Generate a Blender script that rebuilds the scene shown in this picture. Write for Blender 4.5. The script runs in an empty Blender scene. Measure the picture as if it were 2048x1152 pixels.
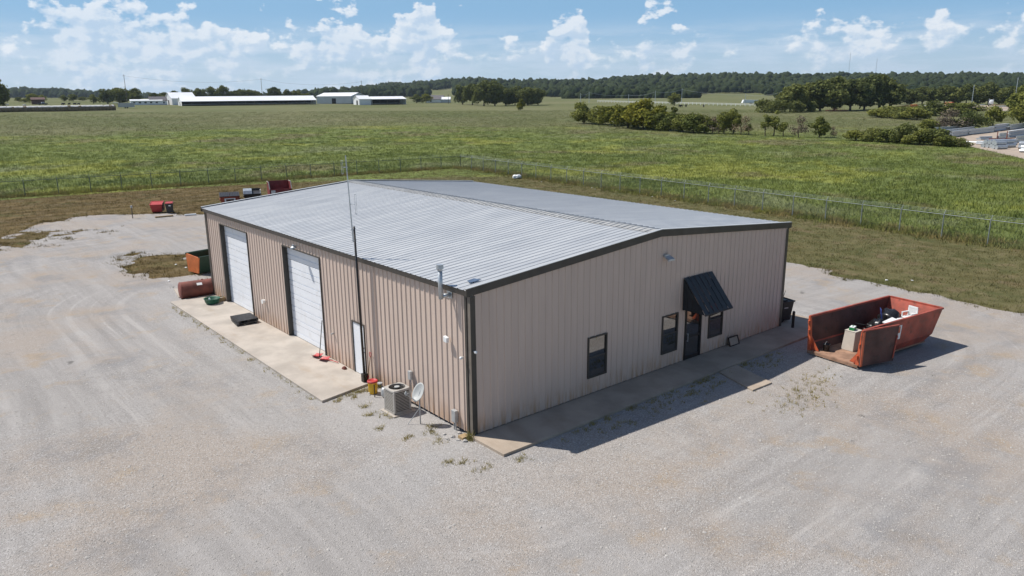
import bpy, bmesh, math, random
import numpy as np
from mathutils import Vector, Matrix
random.seed(7); RNG = np.random.default_rng(7)
SC = bpy.context.scene
COL = SC.collection
rad = math.radians

# ------------------------------------------------------------------ camera
CAM = np.array([-13.6455, -18.4329, 10.8889]); YAW, PITCH, ROLL, FPX = 0.6942, 0.2494, -0.0090, 1517.3
_cy, _sy, _cp, _sp = math.cos(YAW), math.sin(YAW), math.cos(PITCH), math.sin(PITCH)
FWD = np.array([_sy*_cp, _cy*_cp, -_sp]); _r = np.array([_cy, -_sy, 0.0]); _u = np.cross(_r, FWD)
RGT = math.cos(ROLL)*_r + math.sin(ROLL)*_u; UPV = -math.sin(ROLL)*_r + math.cos(ROLL)*_u
cam_d = bpy.data.cameras.new('camera'); cam = bpy.data.objects.new('camera', cam_d); COL.objects.link(cam)
cam_d.sensor_width = 36.0; cam_d.lens = FPX/2048*36.0; cam_d.clip_start = 0.1; cam_d.clip_end = 20000
M = Matrix.Identity(4)
for i in range(3):
    M[i][0] = RGT[i]; M[i][1] = UPV[i]; M[i][2] = -FWD[i]; M[i][3] = CAM[i]
cam.matrix_world = M
SC.camera = cam

# ------------------------------------------------------------------ world / sky
SUN_DIR = Vector((-1.89, 2.89, 4.95)).normalized()          # towards the sun
SUN_EL = math.asin(SUN_DIR.z); SUN_AZ = math.atan2(SUN_DIR.x, SUN_DIR.y)
W = bpy.data.worlds.new('World'); SC.world = W; W.use_nodes = True
nt = W.node_tree; nt.nodes.clear()

class NB:
    """small node-graph helper"""
    def __init__(s, tree): s.t = tree
    def n(s, kind, **kw):
        nd = s.t.nodes.new(kind)
        for k, v in kw.items():
            if k == 'inp':
                for kk, vv in v.items():
                    if hasattr(vv, 'is_output'): s.t.links.new(vv, nd.inputs[kk])
                    else: nd.inputs[kk].default_value = vv
            else: setattr(nd, k, v)
        return nd
    def m(s, op, a, b=None, c=None, clamp=False):
        nd = s.t.nodes.new('ShaderNodeMath'); nd.operation = op; nd.use_clamp = clamp
        for i, v in enumerate((a, b, c)):
            if v is None: continue
            if hasattr(v, 'is_output'): s.t.links.new(v, nd.inputs[i])
            else: nd.inputs[i].default_value = v
        return nd.outputs[0]
    def vm(s, op, a, b=None):
        nd = s.t.nodes.new('ShaderNodeVectorMath'); nd.operation = op
        for i, v in enumerate((a, b)):
            if v is None: continue
            if hasattr(v, 'is_output'): s.t.links.new(v, nd.inputs[i])
            else: nd.inputs[i].default_value = v
        return nd.outputs['Value'] if op in ('LENGTH', 'DOT_PRODUCT') else nd.outputs[0]
    def noise(s, vec, scale, detail=3.0, rough=0.55, dist=0.0):
        nd = s.n('ShaderNodeTexNoise', inp={'Scale': scale, 'Detail': detail, 'Roughness': rough, 'Distortion': dist})
        if vec is not None: s.t.links.new(vec, nd.inputs['Vector'])
        return nd.outputs['Fac']
    def mr(s, v, a, b, c=0.0, d=1.0, smooth=True):
        nd = s.n('ShaderNodeMapRange', interpolation_type='SMOOTHSTEP' if smooth else 'LINEAR')
        s.t.links.new(v, nd.inputs['Value'])
        for k, x in zip(('From Min', 'From Max', 'To Min', 'To Max'), (a, b, c, d)):
            if hasattr(x, 'is_output'): s.t.links.new(x, nd.inputs[k])
            else: nd.inputs[k].default_value = x
        return nd.outputs[0]
    def mix(s, f, a, b, blend='MIX'):
        nd = s.t.nodes.new('ShaderNodeMix'); nd.data_type = 'RGBA'; nd.blend_type = blend
        for k, v in ((0, f), (6, a), (7, b)):
            if hasattr(v, 'is_output'): s.t.links.new(v, nd.inputs[k])
            elif k == 0: nd.inputs[k].default_value = v
            else: nd.inputs[k].default_value = (*v, 1.0) if len(v) == 3 else v
        return nd.outputs[2]
    def xyz(s, x, y, z):
        nd = s.t.nodes.new('ShaderNodeCombineXYZ')
        for i, v in enumerate((x, y, z)):
            if hasattr(v, 'is_output'): s.t.links.new(v, nd.inputs[i])
            else: nd.inputs[i].default_value = v
        return nd.outputs[0]
    def sep(s, v):
        nd = s.t.nodes.new('ShaderNodeSeparateXYZ'); s.t.links.new(v, nd.inputs[0]); return nd.outputs

b = NB(nt)
sky = b.n('ShaderNodeTexSky', sky_type='NISHITA', sun_disc=False, sun_elevation=SUN_EL, sun_rotation=SUN_AZ,
          altitude=200.0, air_density=1.0, dust_density=0.6, ozone_density=1.6)
tc = b.n('ShaderNodeTexCoord').outputs['Generated']
dx, dy, dz = b.sep(b.vm('NORMALIZE', tc))[0:3]
az = b.m('MULTIPLY', b.m('ARCTAN2', dx, dy), 57.29578)              # degrees, 0 = +Y
el = b.m('MULTIPLY', b.m('ARCSINE', dz), 57.29578)
# height of the cumulus tops round the horizon (degrees), repeating every 80 degrees of azimuth
ph = b.m('PINGPONG', b.m('ADD', az, 320.0), 80.0)
phn = b.m('DIVIDE', ph, 80.0)
ramp = b.n('ShaderNodeValToRGB'); b.t.links.new(phn, ramp.inputs[0])
tops = [(0.0148, 3.65), (0.0888, 3.05), (0.1083, 4.45), (0.125, 6.25), (0.1527, 6.35), (0.2831, 4.45), (0.2905, 3.05), (0.3186, 5.05), (0.3335, 5.85), (0.3507, 5.45), (0.3944, 4.35), (0.4187, 6.65), (0.4308, 6.45), (0.4366, 4.05), (0.4546, 3.65), (0.4635, 3.05), (0.4771, 4.05), (0.5266, 3.05), (0.5334, 5.65), (0.5648, 5.45), (0.5715, 3.05), (0.6092, 3.05), (0.6158, 5.25), (0.6657, 4.25), (0.6784, 3.05), (0.7241, 3.05), (0.7641, 4.35), (0.7874, 4.95), (0.8391, 3.05), (0.8461, 4.45), (0.8888, 3.05), (0.897, 3.85)]
cr = ramp.color_ramp
while len(cr.elements) < len(tops): cr.elements.new(0.5)
for e_, (p_, v_) in zip(cr.elements, tops):
    e_.position = p_
for e_, (p_, v_) in zip(cr.elements, tops):
    e_.position = p_; e_.color = (v_/8.0,)*3 + (1,)
top = b.m('MULTIPLY', b.sep(ramp.outputs[0])[0], 8.0)
cv = b.xyz(b.m('MULTIPLY', az, 0.10), b.m('MULTIPLY', el, 0.150), 1.7)
n1 = b.noise(cv, 5.6, 8.0, 0.53, 0.0)
n1b = b.noise(b.vm('ADD', cv, (-0.03, 0.05, 0.0)), 5.6, 8.0, 0.53, 0.0)
n2 = b.noise(b.xyz(b.m('MULTIPLY', az, 0.06), b.m('MULTIPLY', el, 0.40), 4.0), 3.0, 6.0, 0.62)
dens = b.m('ADD', b.m('MULTIPLY', b.m('SUBTRACT', n1, 0.50), 7.0), b.m('MULTIPLY', b.m('SUBTRACT', top, el), 0.62))
dens = b.m('SUBTRACT', dens, b.mr(el, 3.6, 0.5, 0.0, 2.3))
cmask = b.mr(dens, -0.05, b.mr(el, 5.0, 1.5, 0.55, 1.5))
strat = b.m('MULTIPLY', b.mr(n2, 0.40, 0.64), b.m('MULTIPLY', b.mr(el, 5.5, 2.8), b.mr(el, 0.0, 0.9)))
cmask2 = b.m('MULTIPLY', strat, 0.75)
lit = b.mr(b.m('SUBTRACT', n1, n1b), -0.09, 0.09)
lit = b.m('ADD', b.m('MULTIPLY', lit, 0.60), b.m('MULTIPLY', b.mr(b.m('SUBTRACT', top, el), 2.6, 0.0), 0.40))
ccol = b.mix(lit, (5.0, 6.4, 8.1), (9.1, 9.3, 9.6))
skyc = b.mix(b.mr(el, 14.0, 4.0, 0.0, 0.85), sky.outputs[0], b.mix(b.mr(el, 6.5, 0.5), (2.1, 4.4, 7.2), (4.7, 6.3, 7.9)))
mixed = b.mix(cmask2, skyc, (5.6, 6.8, 8.2))
mixed = b.mix(b.m('MULTIPLY', cmask, 0.74), mixed, ccol)
bg = b.n('ShaderNodeBackground', inp={'Color': mixed, 'Strength': 0.095})
wo = b.n('ShaderNodeOutputWorld', inp={'Surface': bg.outputs[0]})

# ------------------------------------------------------------------ sun + exposure
sun_d = bpy.data.lights.new('sun', 'SUN'); sun_d.energy = 4.9; sun_d.angle = rad(0.53); sun_d.color = (1.0, 0.955, 0.89)
sun = bpy.data.objects.new('sun', sun_d); COL.objects.link(sun)
sun.rotation_euler = SUN_DIR.to_track_quat('Z', 'Y').to_euler(); sun.location = (-20, 30, 60)
SC.view_settings.view_transform = 'Standard'; SC.view_settings.look = 'None'
SC.view_settings.exposure = 0.13; SC.view_settings.gamma = 1.0; SC.view_settings.use_curve_mapping = False
SC.cycles.use_denoising = True
SC.cycles.max_bounces = 6; SC.cycles.diffuse_bounces = 3; SC.cycles.glossy_bounces = 3; SC.cycles.transparent_max_bounces = 6

# ------------------------------------------------------------------ helpers: pixels of the photograph -> places
def ray(px, py): return FWD + RGT*((px-1024)/FPX) - UPV*((py-576)/FPX)
def terrain(x, y):
    ddx = np.asarray(x, float)-CAM[0]; ddy = np.asarray(y, float)-CAM[1]
    d = np.hypot(ddx, ddy); a = np.degrees(np.arctan2(ddx, ddy))
    k = np.interp(a, [-180, -20, 2, 8, 18, 27, 40, 50, 63, 75, 120, 180], [.006, .010, .0155, .0160, .0122, .0108, .0080, .0077, .0060, .0060, .006, .006])
    s = np.clip(d-100, 0, 800); return k*s*s/(s+50)
def at(px, py):
    d = ray(px, py); lo, hi = 5.0, 6000.0
    h = math.hypot(d[0], d[1])
    t0 = 5.0
    for i in range(700):
        t1 = t0*1.01; p = CAM+d*(t1/h)
        if p[2] <= terrain(p[0], p[1]):
            for _ in range(30):
                tm = .5*(t0+t1); p = CAM+d*(tm/h)
                if p[2] <= terrain(p[0], p[1]): t1 = tm
                else: t0 = tm
            break
        t0 = t1
    p = CAM+d*(t1/h); return Vector((p[0], p[1], float(terrain(p[0], p[1]))))
def dist_of(p): return math.hypot(p[0]-CAM[0], p[1]-CAM[1])
def ppm(p):                                                     # metres per photo pixel at a place
    return dist_of(p)/FPX*1.03

# ------------------------------------------------------------------ helpers: objects
def tag(o, label=None, cat=None, group=None, kind=None):
    if label: o['label'] = label
    if cat: o['category'] = cat
    if group: o['group'] = group
    if kind: o['kind'] = kind
    return o
def thing(name, label, cat, loc=(0, 0, 0), rz=0.0, group=None):
    o = bpy.data.objects.new(name, None); o.empty_display_size = 0.2; COL.objects.link(o)
    o.location = loc; o.rotation_euler = (0, 0, rz); return tag(o, label, cat, group)
def np_obj(name, v, f, mat, parent=None, smooth=False):
    v = np.asarray(v, np.float32); f = np.asarray(f, np.int32)
    me = bpy.data.meshes.new(name); n = f.shape[1]
    me.vertices.add(len(v)); me.vertices.foreach_set('co', v.ravel())
    me.loops.add(f.size); me.loops.foreach_set('vertex_index', f.ravel())
    me.polygons.add(len(f)); me.polygons.foreach_set('loop_start', np.arange(0, f.size, n, dtype=np.int32))
    me.polygons.foreach_set('loop_total', np.full(len(f), n, np.int32))
    if smooth: me.polygons.foreach_set('use_smooth', np.ones(len(f), bool))
    me.update(calc_edges=True)
    if mat: me.materials.append(mat)
    o = bpy.data.objects.new(name, me); COL.objects.link(o)
    if parent: o.parent = parent
    return o
class MB:
    def __init__(s): s.v = []; s.f = []
    def add(s, vs, fs):
        k = len(s.v); s.v += [tuple(map(float, p)) for p in vs]; s.f += [tuple(i+k for i in q) for q in fs]; return s
    def box(s, x0, y0, z0, x1, y1, z1):
        return s.add([(x0,y0,z0),(x1,y0,z0),(x1,y1,z0),(x0,y1,z0),(x0,y0,z1),(x1,y0,z1),(x1,y1,z1),(x0,y1,z1)],
                     [(0,3,2,1),(4,5,6,7),(0,1,5,4),(1,2,6,5),(2,3,7,6),(3,0,4,7)])
    def hexa(s, bot, top):
        return s.add(list(bot)+list(top), [(0,3,2,1),(4,5,6,7),(0,1,5,4),(1,2,6,5),(2,3,7,6),(3,0,4,7)])
    def prism(s, poly, off):                                   # poly: 3d loop, off: extrusion vector
        n = len(poly); o = Vector(off)
        return s.add([Vector(p) for p in poly]+[Vector(p)+o for p in poly],
                     [tuple(range(n-1, -1, -1)), tuple(range(n, 2*n))]+[(i, (i+1) % n, n+(i+1) % n, n+i) for i in range(n)])
    def tube(s, p0, p1, r0, r1=None, n=8, cap=True):
        p0 = Vector(p0); p1 = Vector(p1); r1 = r0 if r1 is None else r1
        z = (p1-p0).normalized(); x = z.orthogonal().normalized(); y = z.cross(x)
        vs = []
        for p, r in ((p0, r0), (p1, r1)):
            for i in range(n):
                a = 2*math.pi*i/n; vs.append(p+x*(r*math.cos(a))+y*(r*math.sin(a)))
        fs = [(i, (i+1) % n, n+(i+1) % n, n+i) for i in range(n)]
        if cap: fs += [tuple(range(n-1, -1, -1)), tuple(range(n, 2*n))]
        return s.add(vs, fs)
    def path(s, pts, r, n=6):
        for p, q in zip(pts[:-1], pts[1:]): s.tube(p, q, r, r, n)
        return s
    def lathe(s, prof, c=(0, 0, 0), n=16, axis='z'):
        vs = []; fs = []; m = len(prof)
        for i in range(n):
            a = 2*math.pi*i/n
            for r_, h in prof:
                if axis == 'z': p = (c[0]+r_*math.cos(a), c[1]+r_*math.sin(a), c[2]+h)
                elif axis == 'y': p = (c[0]+r_*math.cos(a), c[1]+h, c[2]+r_*math.sin(a))
                else: p = (c[0]+h, c[1]+r_*math.cos(a), c[2]+r_*math.sin(a))
                vs.append(p)
        for i in range(n):
            for j in range(m-1):
                fs.append((i*m+j, ((i+1) % n)*m+j, ((i+1) % n)*m+j+1, i*m+j+1))
        return s.add(vs, fs)
    def build(s, name, mat, parent=None, bevel=0.0, smooth=False):
        me = bpy.data.meshes.new(name); me.from_pydata(s.v, [], s.f)
        bm = bmesh.new(); bm.from_mesh(me)
        bmesh.ops.remove_doubles(bm, verts=bm.verts, dist=1e-5)
        bmesh.ops.recalc_face_normals(bm, faces=bm.faces)
        if bevel: bmesh.ops.bevel(bm, geom=list(bm.edges), offset=bevel, segments=2, affect='EDGES', profile=0.6)
        bm.to_mesh(me); bm.free()
        if smooth:
            for p in me.polygons: p.use_smooth = True
        me.materials.append(mat)
        o = bpy.data.objects.new(name, me); COL.objects.link(o)
        if parent: o.parent = parent
        return o
def box_obj(name, x0, y0, z0, x1, y1, z1, mat, parent=None, bevel=0.0):
    return MB().box(x0, y0, z0, x1, y1, z1).build(name, mat, parent, bevel)
def share(src, name, parent, loc=(0, 0, 0), rz=0.0, scale=None):
    o = src.copy(); o.name = name; COL.objects.link(o); o.parent = parent; o.location = loc; o.rotation_euler = (0, 0, rz)
    if scale: o.scale = scale
    return o
def copy_tree(root, loc, rz, label=None, group=None, scale=None):
    r_ = root.copy(); COL.objects.link(r_); r_.location = loc; r_.rotation_euler = (0, 0, rz)
    if scale: r_.scale = scale
    if label: r_['label'] = label
    if group: r_['group'] = group
    for ch in list(root.children):
        c = ch.copy(); COL.objects.link(c); c.parent = r_
        for g in ch.children:
            d = g.copy(); COL.objects.link(d); d.parent = c
    return r_

# ------------------------------------------------------------------ helpers: materials
def new_mat(name):
    m = bpy.data.materials.new(name); m.use_nodes = True; t = m.node_tree; t.nodes.clear()
    return m, NB(t)
def finish(m, g, col, rough=0.7, metal=0.0, bump=None, bstr=0.3, bdist=0.02, spec=0.5):
    p = g.n('ShaderNodeBsdfPrincipled', inp={'Roughness': rough, 'Metallic': metal, 'Specular IOR Level': spec})
    if hasattr(col, 'is_output'): g.t.links.new(col, p.inputs['Base Color'])
    else: p.inputs['Base Color'].default_value = (*col, 1)
    if bump is not None:
        bn = g.n('ShaderNodeBump', inp={'Strength': bstr, 'Distance': bdist, 'Height': bump}); g.t.links.new(bn.outputs[0], p.inputs['Normal'])
    g.n('ShaderNodeOutputMaterial', inp={'Surface': p.outputs[0]}); return m
def pos(g): return g.n('ShaderNodeNewGeometry').outputs['Position']
def simple(name, c, rough=0.6, metal=0.0, var=0.18, scale=3.0, dirt=None, spec=0.5, bump=0.0):
    """paint or plastic with uneven tone and a little grime"""
    m, g = new_mat(name); P = pos(g)
    f = g.noise(P, scale, 5.0, 0.6)
    lo = tuple(x*(1-var) for x in c); hi = tuple(min(1, x*(1+var)) for x in c)
    col = g.mix(g.mr(f, .3, .7), lo, hi)
    if dirt: col = g.mix(g.m('MULTIPLY', g.mr(g.noise(P, scale*2.3, 6.0, .65), .52, .72), dirt[1]), col, dirt[0])
    rr = g.mr(g.noise(P, scale*4, 3.0), .3, .7, rough*.85, min(1, rough*1.15))
    return finish(m, g, col, rr, metal, g.noise(P, scale*12, 3.0) if bump else None, bump, .01, spec)

def wall_mat(name, c, stain):
    m, g = new_mat(name); P = pos(g); x, y, z = g.sep(P)[0:3]
    sv = g.xyz(g.m('MULTIPLY', x, 3.0), g.m('MULTIPLY', y, 3.0), g.m('MULTIPLY', z, 0.35))
    f = g.noise(sv, 1.0, 5.0, .6)
    col = g.mix(g.mr(f, .3, .7), tuple(v*.955 for v in c), tuple(min(1, v*1.03) for v in c)); oi = g.n('ShaderNodeObjectInfo').outputs['Random']; col = g.mix(g.m('MULTIPLY', oi, .12), col, tuple(v*.72 for v in c))
    if stain:
        sp = g.m('MULTIPLY', g.mr(z, 1.0, 0.1), g.mr(g.noise(sv, 2.3, 5.0, .65), .36, .66))
        col = g.mix(g.m('MULTIPLY', sp, .75), col, (.42, .24, .12))
    return finish(m, g, col, .42, 0.0, g.noise(P, .9, 3.0), .25, .05, .4)
MAT = {}
MAT['wall'] = wall_mat('tan_painted_steel', (.605, .482, .402), True)
MAT['gable'] = MAT['wall']
MAT['trim'] = simple('dark_bronze_trim', (.050, .045, .038), .4, 0, .2, 2.0)
MAT['trim_lite'] = simple('bronze_trim_lighter', (.17, .145, .12), .5, 0, .15, 2.0)  # lighter bronze tone, only for the left-wall face of the near corner
def roof_mat():
    m, g = new_mat('galvanised_roof_steel'); P = pos(g); x, y, z = g.sep(P)[0:3]
    f = g.noise(g.xyz(g.m('MULTIPLY', x, .35), g.m('MULTIPLY', y, 2.2), 0.0), 1.0, 5.0, .6)
    col = g.mix(g.mr(f, .3, .7), (.57, .575, .57), (.635, .64, .63))
    st = g.m('MULTIPLY', g.mr(x, 1.6, 0.0), g.mr(g.noise(g.xyz(g.m('MULTIPLY', x, .7), g.m('MULTIPLY', y, 2.5), 3.0), 1.3, 5.0, .7), .60, .74))
    col = g.mix(g.m('MULTIPLY', st, .7), col, (.16, .15, .14)); oi = g.n('ShaderNodeObjectInfo').outputs['Random']; col = g.mix(g.m('MULTIPLY', oi, .14), col, (.45, .46, .46))
    return finish(m, g, col, g.mr(f, .3, .7, .36, .48), .42)
MAT['roof'] = roof_mat()
MAT['ridge'] = simple('galvanised_ridge_steel', (.52, .51, .48), .5, .5, .12, 1.5)
MAT['white'] = simple('white_door_paint', (.80, .82, .85), .45, 0, .03, 1.0, ((.55, .5, .44), .25))
MAT['white_plastic'] = simple('white_plastic', (.78, .79, .78), .4, 0, .05, 4)
MAT['grey_metal'] = simple('grey_metal', (.42, .43, .43), .45, .3, .12, 6)
MAT['fence_post'] = simple('dull_galvanised_post', (.26, .285, .28), .5, .2, .15, 3)
MAT['fence_dark'] = simple('weathered_green_grey_steel', (.13, .155, .145), .5, .3, .15, 3)
MAT['galv'] = simple('galvanised_steel', (.50, .53, .55), .42, .6, .15, 3)
MAT['black'] = simple('black_plastic', (.022, .022, .024), .5, 0, .3, 6)
MAT['black_metal'] = simple('black_painted_steel', (.018, .016, .015), .45, 0, .3, 5)
MAT['awning'] = simple('black_awning_metal', (.022, .025, .028), .5, 0, .25, 3)
def glass_mat():
    m, g = new_mat('window_glass')
    d = g.n('ShaderNodeBsdfDiffuse', inp={'Color': (.012, .014, .017, 1)})
    gl = g.n('ShaderNodeBsdfGlossy', inp={'Color': (1, 1, 1, 1), 'Roughness': .015})
    fr = g.n('ShaderNodeFresnel', inp={'IOR': 3.0})
    mx = g.n('ShaderNodeMixShader', inp={0: fr.outputs[0], 1: d.outputs[0], 2: gl.outputs[0]})
    g.n('ShaderNodeOutputMaterial', inp={'Surface': mx.outputs[0]}); return m
MAT['glass'] = glass_mat()
def concrete_mat(name, c, tint):
    m, g = new_mat(name); P = pos(g)
    f1 = g.noise(P, .7, 6.0, .62); f2 = g.noise(P, 40.0, 3.0)
    f3 = g.noise(g.vm('MULTIPLY', P, (1.0, .35, 1.0)), 1.1, 5.0, .6)
    col = g.mix(g.mr(f1, .3, .7), tuple(v*.82 for v in c), tuple(v*1.12 for v in c))
    col = g.mix(g.m('MULTIPLY', g.mr(f3, .52, .72), .5), col, tint)
    col = g.mix(g.m('MULTIPLY', g.mr(f2, .35, .7), .22), col, tuple(v*.6 for v in c))
    return finish(m, g, col, .85, 0, f2, .25, .008, .25)
MAT['concrete'] = concrete_mat('apron_concrete', (.44, .395, .345), (.36, .28, .20))
MAT['walk'] = concrete_mat('sidewalk_concrete', (.40, .33, .26), (.30, .23, .17))

def gravel_mat():
    m, g = new_mat('crushed_limestone_gravel'); P = pos(g); x, y, z = g.sep(P)[0:3]
    # distance from the building's footprint: wheel tracks run round it
    ax_ = g.m('MAXIMUM', g.m('SUBTRACT', g.m('ABSOLUTE', g.m('SUBTRACT', x, 9.15)), 9.15), 0.0)
    ay_ = g.m('MAXIMUM', g.m('SUBTRACT', g.m('ABSOLUTE', g.m('SUBTRACT', y, 12.2)), 12.2), 0.0)
    dd = g.m('SQRT', g.m('ADD', g.m('MULTIPLY', ax_, ax_), g.m('MULTIPLY', ay_, ay_)))
    wob = g.m('MULTIPLY', g.noise(P, .05, 2.0), 5.0)
    tr = g.noise(g.xyz(g.m('ADD', g.m('MULTIPLY', x, 1.5), wob), g.m('MULTIPLY', y, .10), 0.0), 1.0, 5.0, .65)
    tr2 = g.noise(g.xyz(g.m('MULTIPLY', x, .12), g.m('ADD', g.m('MULTIPLY', y, 1.1), wob), 7.0), 1.0, 5.0, .65)
    sel = g.mr(g.m('ADD', x, g.m('MULTIPLY', y, -.55)), -6.0, 10.0)
    trk = g.m('ADD', g.m('MULTIPLY', tr, g.m('SUBTRACT', 1.0, sel)), g.m('MULTIPLY', tr2, sel))
    big = g.noise(P, .11, 6.0, .65); mid = g.noise(P, .45, 6.0, .68); blot = g.noise(P, 1.3, 6.0, .7)
    pebv = g.n('ShaderNodeTexVoronoi', inp={'Scale': 36.0, 'Vector': P}); peb = pebv.outputs['Color']
    fine = g.noise(P, 22.0, 4.0, .7); fine2 = g.noise(P, 7.0, 5.0, .75)
    col = g.mix(g.mr(trk, .32, .68), (.280, .264, .250), (.350, .330, .312))
    rut = g.noise(g.xyz(g.m('ADD', g.m('MULTIPLY', dd, 1.5), g.m('MULTIPLY', wob, .45)), g.m('MULTIPLY', x, .03), g.m('MULTIPLY', y, .03)), 1.0, 4.0, .6)
    rmask = g.mr(g.noise(g.vm('ADD', P, (9.0, 4.0, 0.0)), .055, 4.0, .6), .42, .60)
    col = g.mix(g.m('MULTIPLY', g.m('MULTIPLY', g.mr(rut, .54, .62), rmask), .55), col, (.44, .415, .39))
    col = g.mix(g.m('MULTIPLY', g.m('MULTIPLY', g.mr(rut, .46, .38), rmask), .40), col, (.215, .20, .19))
    col = g.mix(g.m('MULTIPLY', g.mr(big, .46, .60), .75), col, (.335, .285, .240))
    col = g.mix(g.m('MULTIPLY', g.mr(mid, .53, .68), .70), col, (.345, .270, .190))
    col = g.mix(g.m('MULTIPLY', g.mr(g.noise(P, .23, 5.0, .65), .52, .66), .60), col, (.215, .212, .214))
    col = g.mix(g.m('MULTIPLY', g.mr(blot, .56, .74), .36), col, (.43, .41, .39))
    col = g.mix(g.m('MULTIPLY', g.mr(blot, .44, .28), .40), col, (.175, .165, .155))
    pv = g.sep(peb)[0]
    near_b = g.mr(dd, 7.0, 1.0); loose = g.m('ADD', g.mr(g.noise(P, .09, 4.0, .6), .42, .62, .35, .8), g.m('MULTIPLY', near_b, .35), clamp=True)
    col = g.mix(g.m('MULTIPLY', near_b, .35), col, (.37, .365, .36))
    col = g.mix(g.m('MULTIPLY', g.mr(pv, .0, .30, 1.0, 0.0), g.m('MULTIPLY', loose, .55)), col, (.13, .125, .12))
    col = g.mix(g.m('MULTIPLY', g.mr(pv, .74, 1.0), g.m('MULTIPLY', loose, .52)), col, (.58, .57, .56))
    col = g.mix(g.m('MULTIPLY', g.mr(fine2, .55, .75), .25), col, (.19, .18, .17))
    # oil drips
    oil = g.mr(g.noise(P, .50, 3.0, .5), .715, .755)
    col = g.mix(g.m('MULTIPLY', oil, .6), col, (.07, .065, .06))
    h = g.m('ADD', g.m('MULTIPLY', fine, .6), g.m('MULTIPLY', pebv.outputs['Distance'], -.8))
    return finish(m, g, col, .95, 0, h, .55, .03, .15)
MAT['gravel'] = gravel_mat()

def field_color(g, P):
    """patchy meadow colour shared by the soil sheet and the grass blades"""
    x, y, z = g.sep(P)[0:3]
    Q = g.xyz(x, y, 0.0)
    Qs = g.vm('MULTIPLY', Q, (1.0, 1.0, 1.0))
    off = lambda k: g.vm('ADD', Qs, (37.0*k, 11.0*k, 3.0*k))
    n_b = g.noise(off(1), .09, 6.0, .66); n_c = g.noise(off(2), .30, 5.0, .66)
    col = g.mix(g.mr(n_b, .36, .64), (.100, .128, .036), (.175, .200, .058))
    col = g.mix(g.m('MULTIPLY', g.mr(g.noise(off(3), .045, 6.0, .66), .52, .62), .85), col, (.270, .265, .062))
    col = g.mix(g.m('MULTIPLY', g.mr(g.noise(off(4), .05, 6.0, .66), .53, .63), .80), col, (.185, .148, .090))
    col = g.mix(g.m('MULTIPLY', g.mr(g.noise(off(5), .038, 6.0, .66), .53, .63), .75), col, (.200, .205, .115))
    col = g.mix(g.m('MULTIPLY', g.mr(g.noise(off(6), .11, 6.0, .66), .55, .66), .75), col, (.062, .092, .030))
    col = g.mix(g.m('MULTIPLY', g.mr(n_c, .54, .70), .50), col, (.215, .240, .065))
    col = g.mix(g.m('MULTIPLY', g.mr(n_c, .44, .30), .60), col, (.070, .088, .032))
    col = g.mix(1.0, col, (1.16, 1.28, 1.12), 'MULTIPLY')
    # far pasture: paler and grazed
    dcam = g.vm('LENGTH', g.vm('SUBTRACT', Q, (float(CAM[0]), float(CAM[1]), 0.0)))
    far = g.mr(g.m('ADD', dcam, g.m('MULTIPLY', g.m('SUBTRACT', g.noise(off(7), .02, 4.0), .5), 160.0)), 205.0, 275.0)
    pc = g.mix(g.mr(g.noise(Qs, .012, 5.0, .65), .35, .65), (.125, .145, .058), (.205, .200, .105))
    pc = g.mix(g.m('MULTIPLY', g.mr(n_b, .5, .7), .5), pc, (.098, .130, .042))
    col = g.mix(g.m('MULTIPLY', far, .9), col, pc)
    return col
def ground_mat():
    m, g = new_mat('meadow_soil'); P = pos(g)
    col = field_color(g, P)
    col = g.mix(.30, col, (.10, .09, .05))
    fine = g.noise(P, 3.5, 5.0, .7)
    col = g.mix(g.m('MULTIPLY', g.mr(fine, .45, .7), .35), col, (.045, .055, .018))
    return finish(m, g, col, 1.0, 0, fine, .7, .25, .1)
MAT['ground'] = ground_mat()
def mown_color(g, P):
    x, y, z = g.sep(P)[0:3]
    n_a = g.noise(P, .13, 5.0, .62); n_b = g.noise(P, .7, 5.0, .65); n_c = g.noise(g.vm('MULTIPLY', P, (.25, 1.4, 1.0)), .5, 5.0, .6)
    dry = g.mix(g.mr(n_c, .35, .65), (.085, .060, .027), (.165, .120, .056))
    grn = g.mix(g.mr(n_b, .35, .65), (.092, .090, .037), (.142, .128, .060))
    f = g.m('ADD', g.mr(g.m('ADD', x, g.m('MULTIPLY', y, -.35)), -8.0, 16.0), g.m('MULTIPLY', g.m('SUBTRACT', n_a, .5), 1.6), clamp=True)
    col = g.mix(f, dry, grn)
    col = g.mix(g.m('MULTIPLY', g.mr(g.noise(P, .33, 6.0, .7), .52, .64), .7), col, (.175, .135, .078)); col = g.mix(g.m('MULTIPLY', g.mr(g.noise(P, .27, 6.0, .7, .3), .54, .66), .65), col, (.068, .080, .028))
    return g.mix(g.m('MULTIPLY', g.mr(n_b, .60, .75), .6), col, (.22, .18, .115)), n_b
def mown_mat():
    m, g = new_mat('mown_dry_grass'); P = pos(g); col, nb_ = mown_color(g, P)
    fine = g.noise(P, 7.0, 5.0, .7)
    col = g.mix(g.m('MULTIPLY', g.mr(fine, .5, .7), .5), col, (.05, .045, .02))
    return finish(m, g, col, 1.0, 0, fine, .8, .08, .1)
MAT['mown'] = mown_mat()
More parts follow.
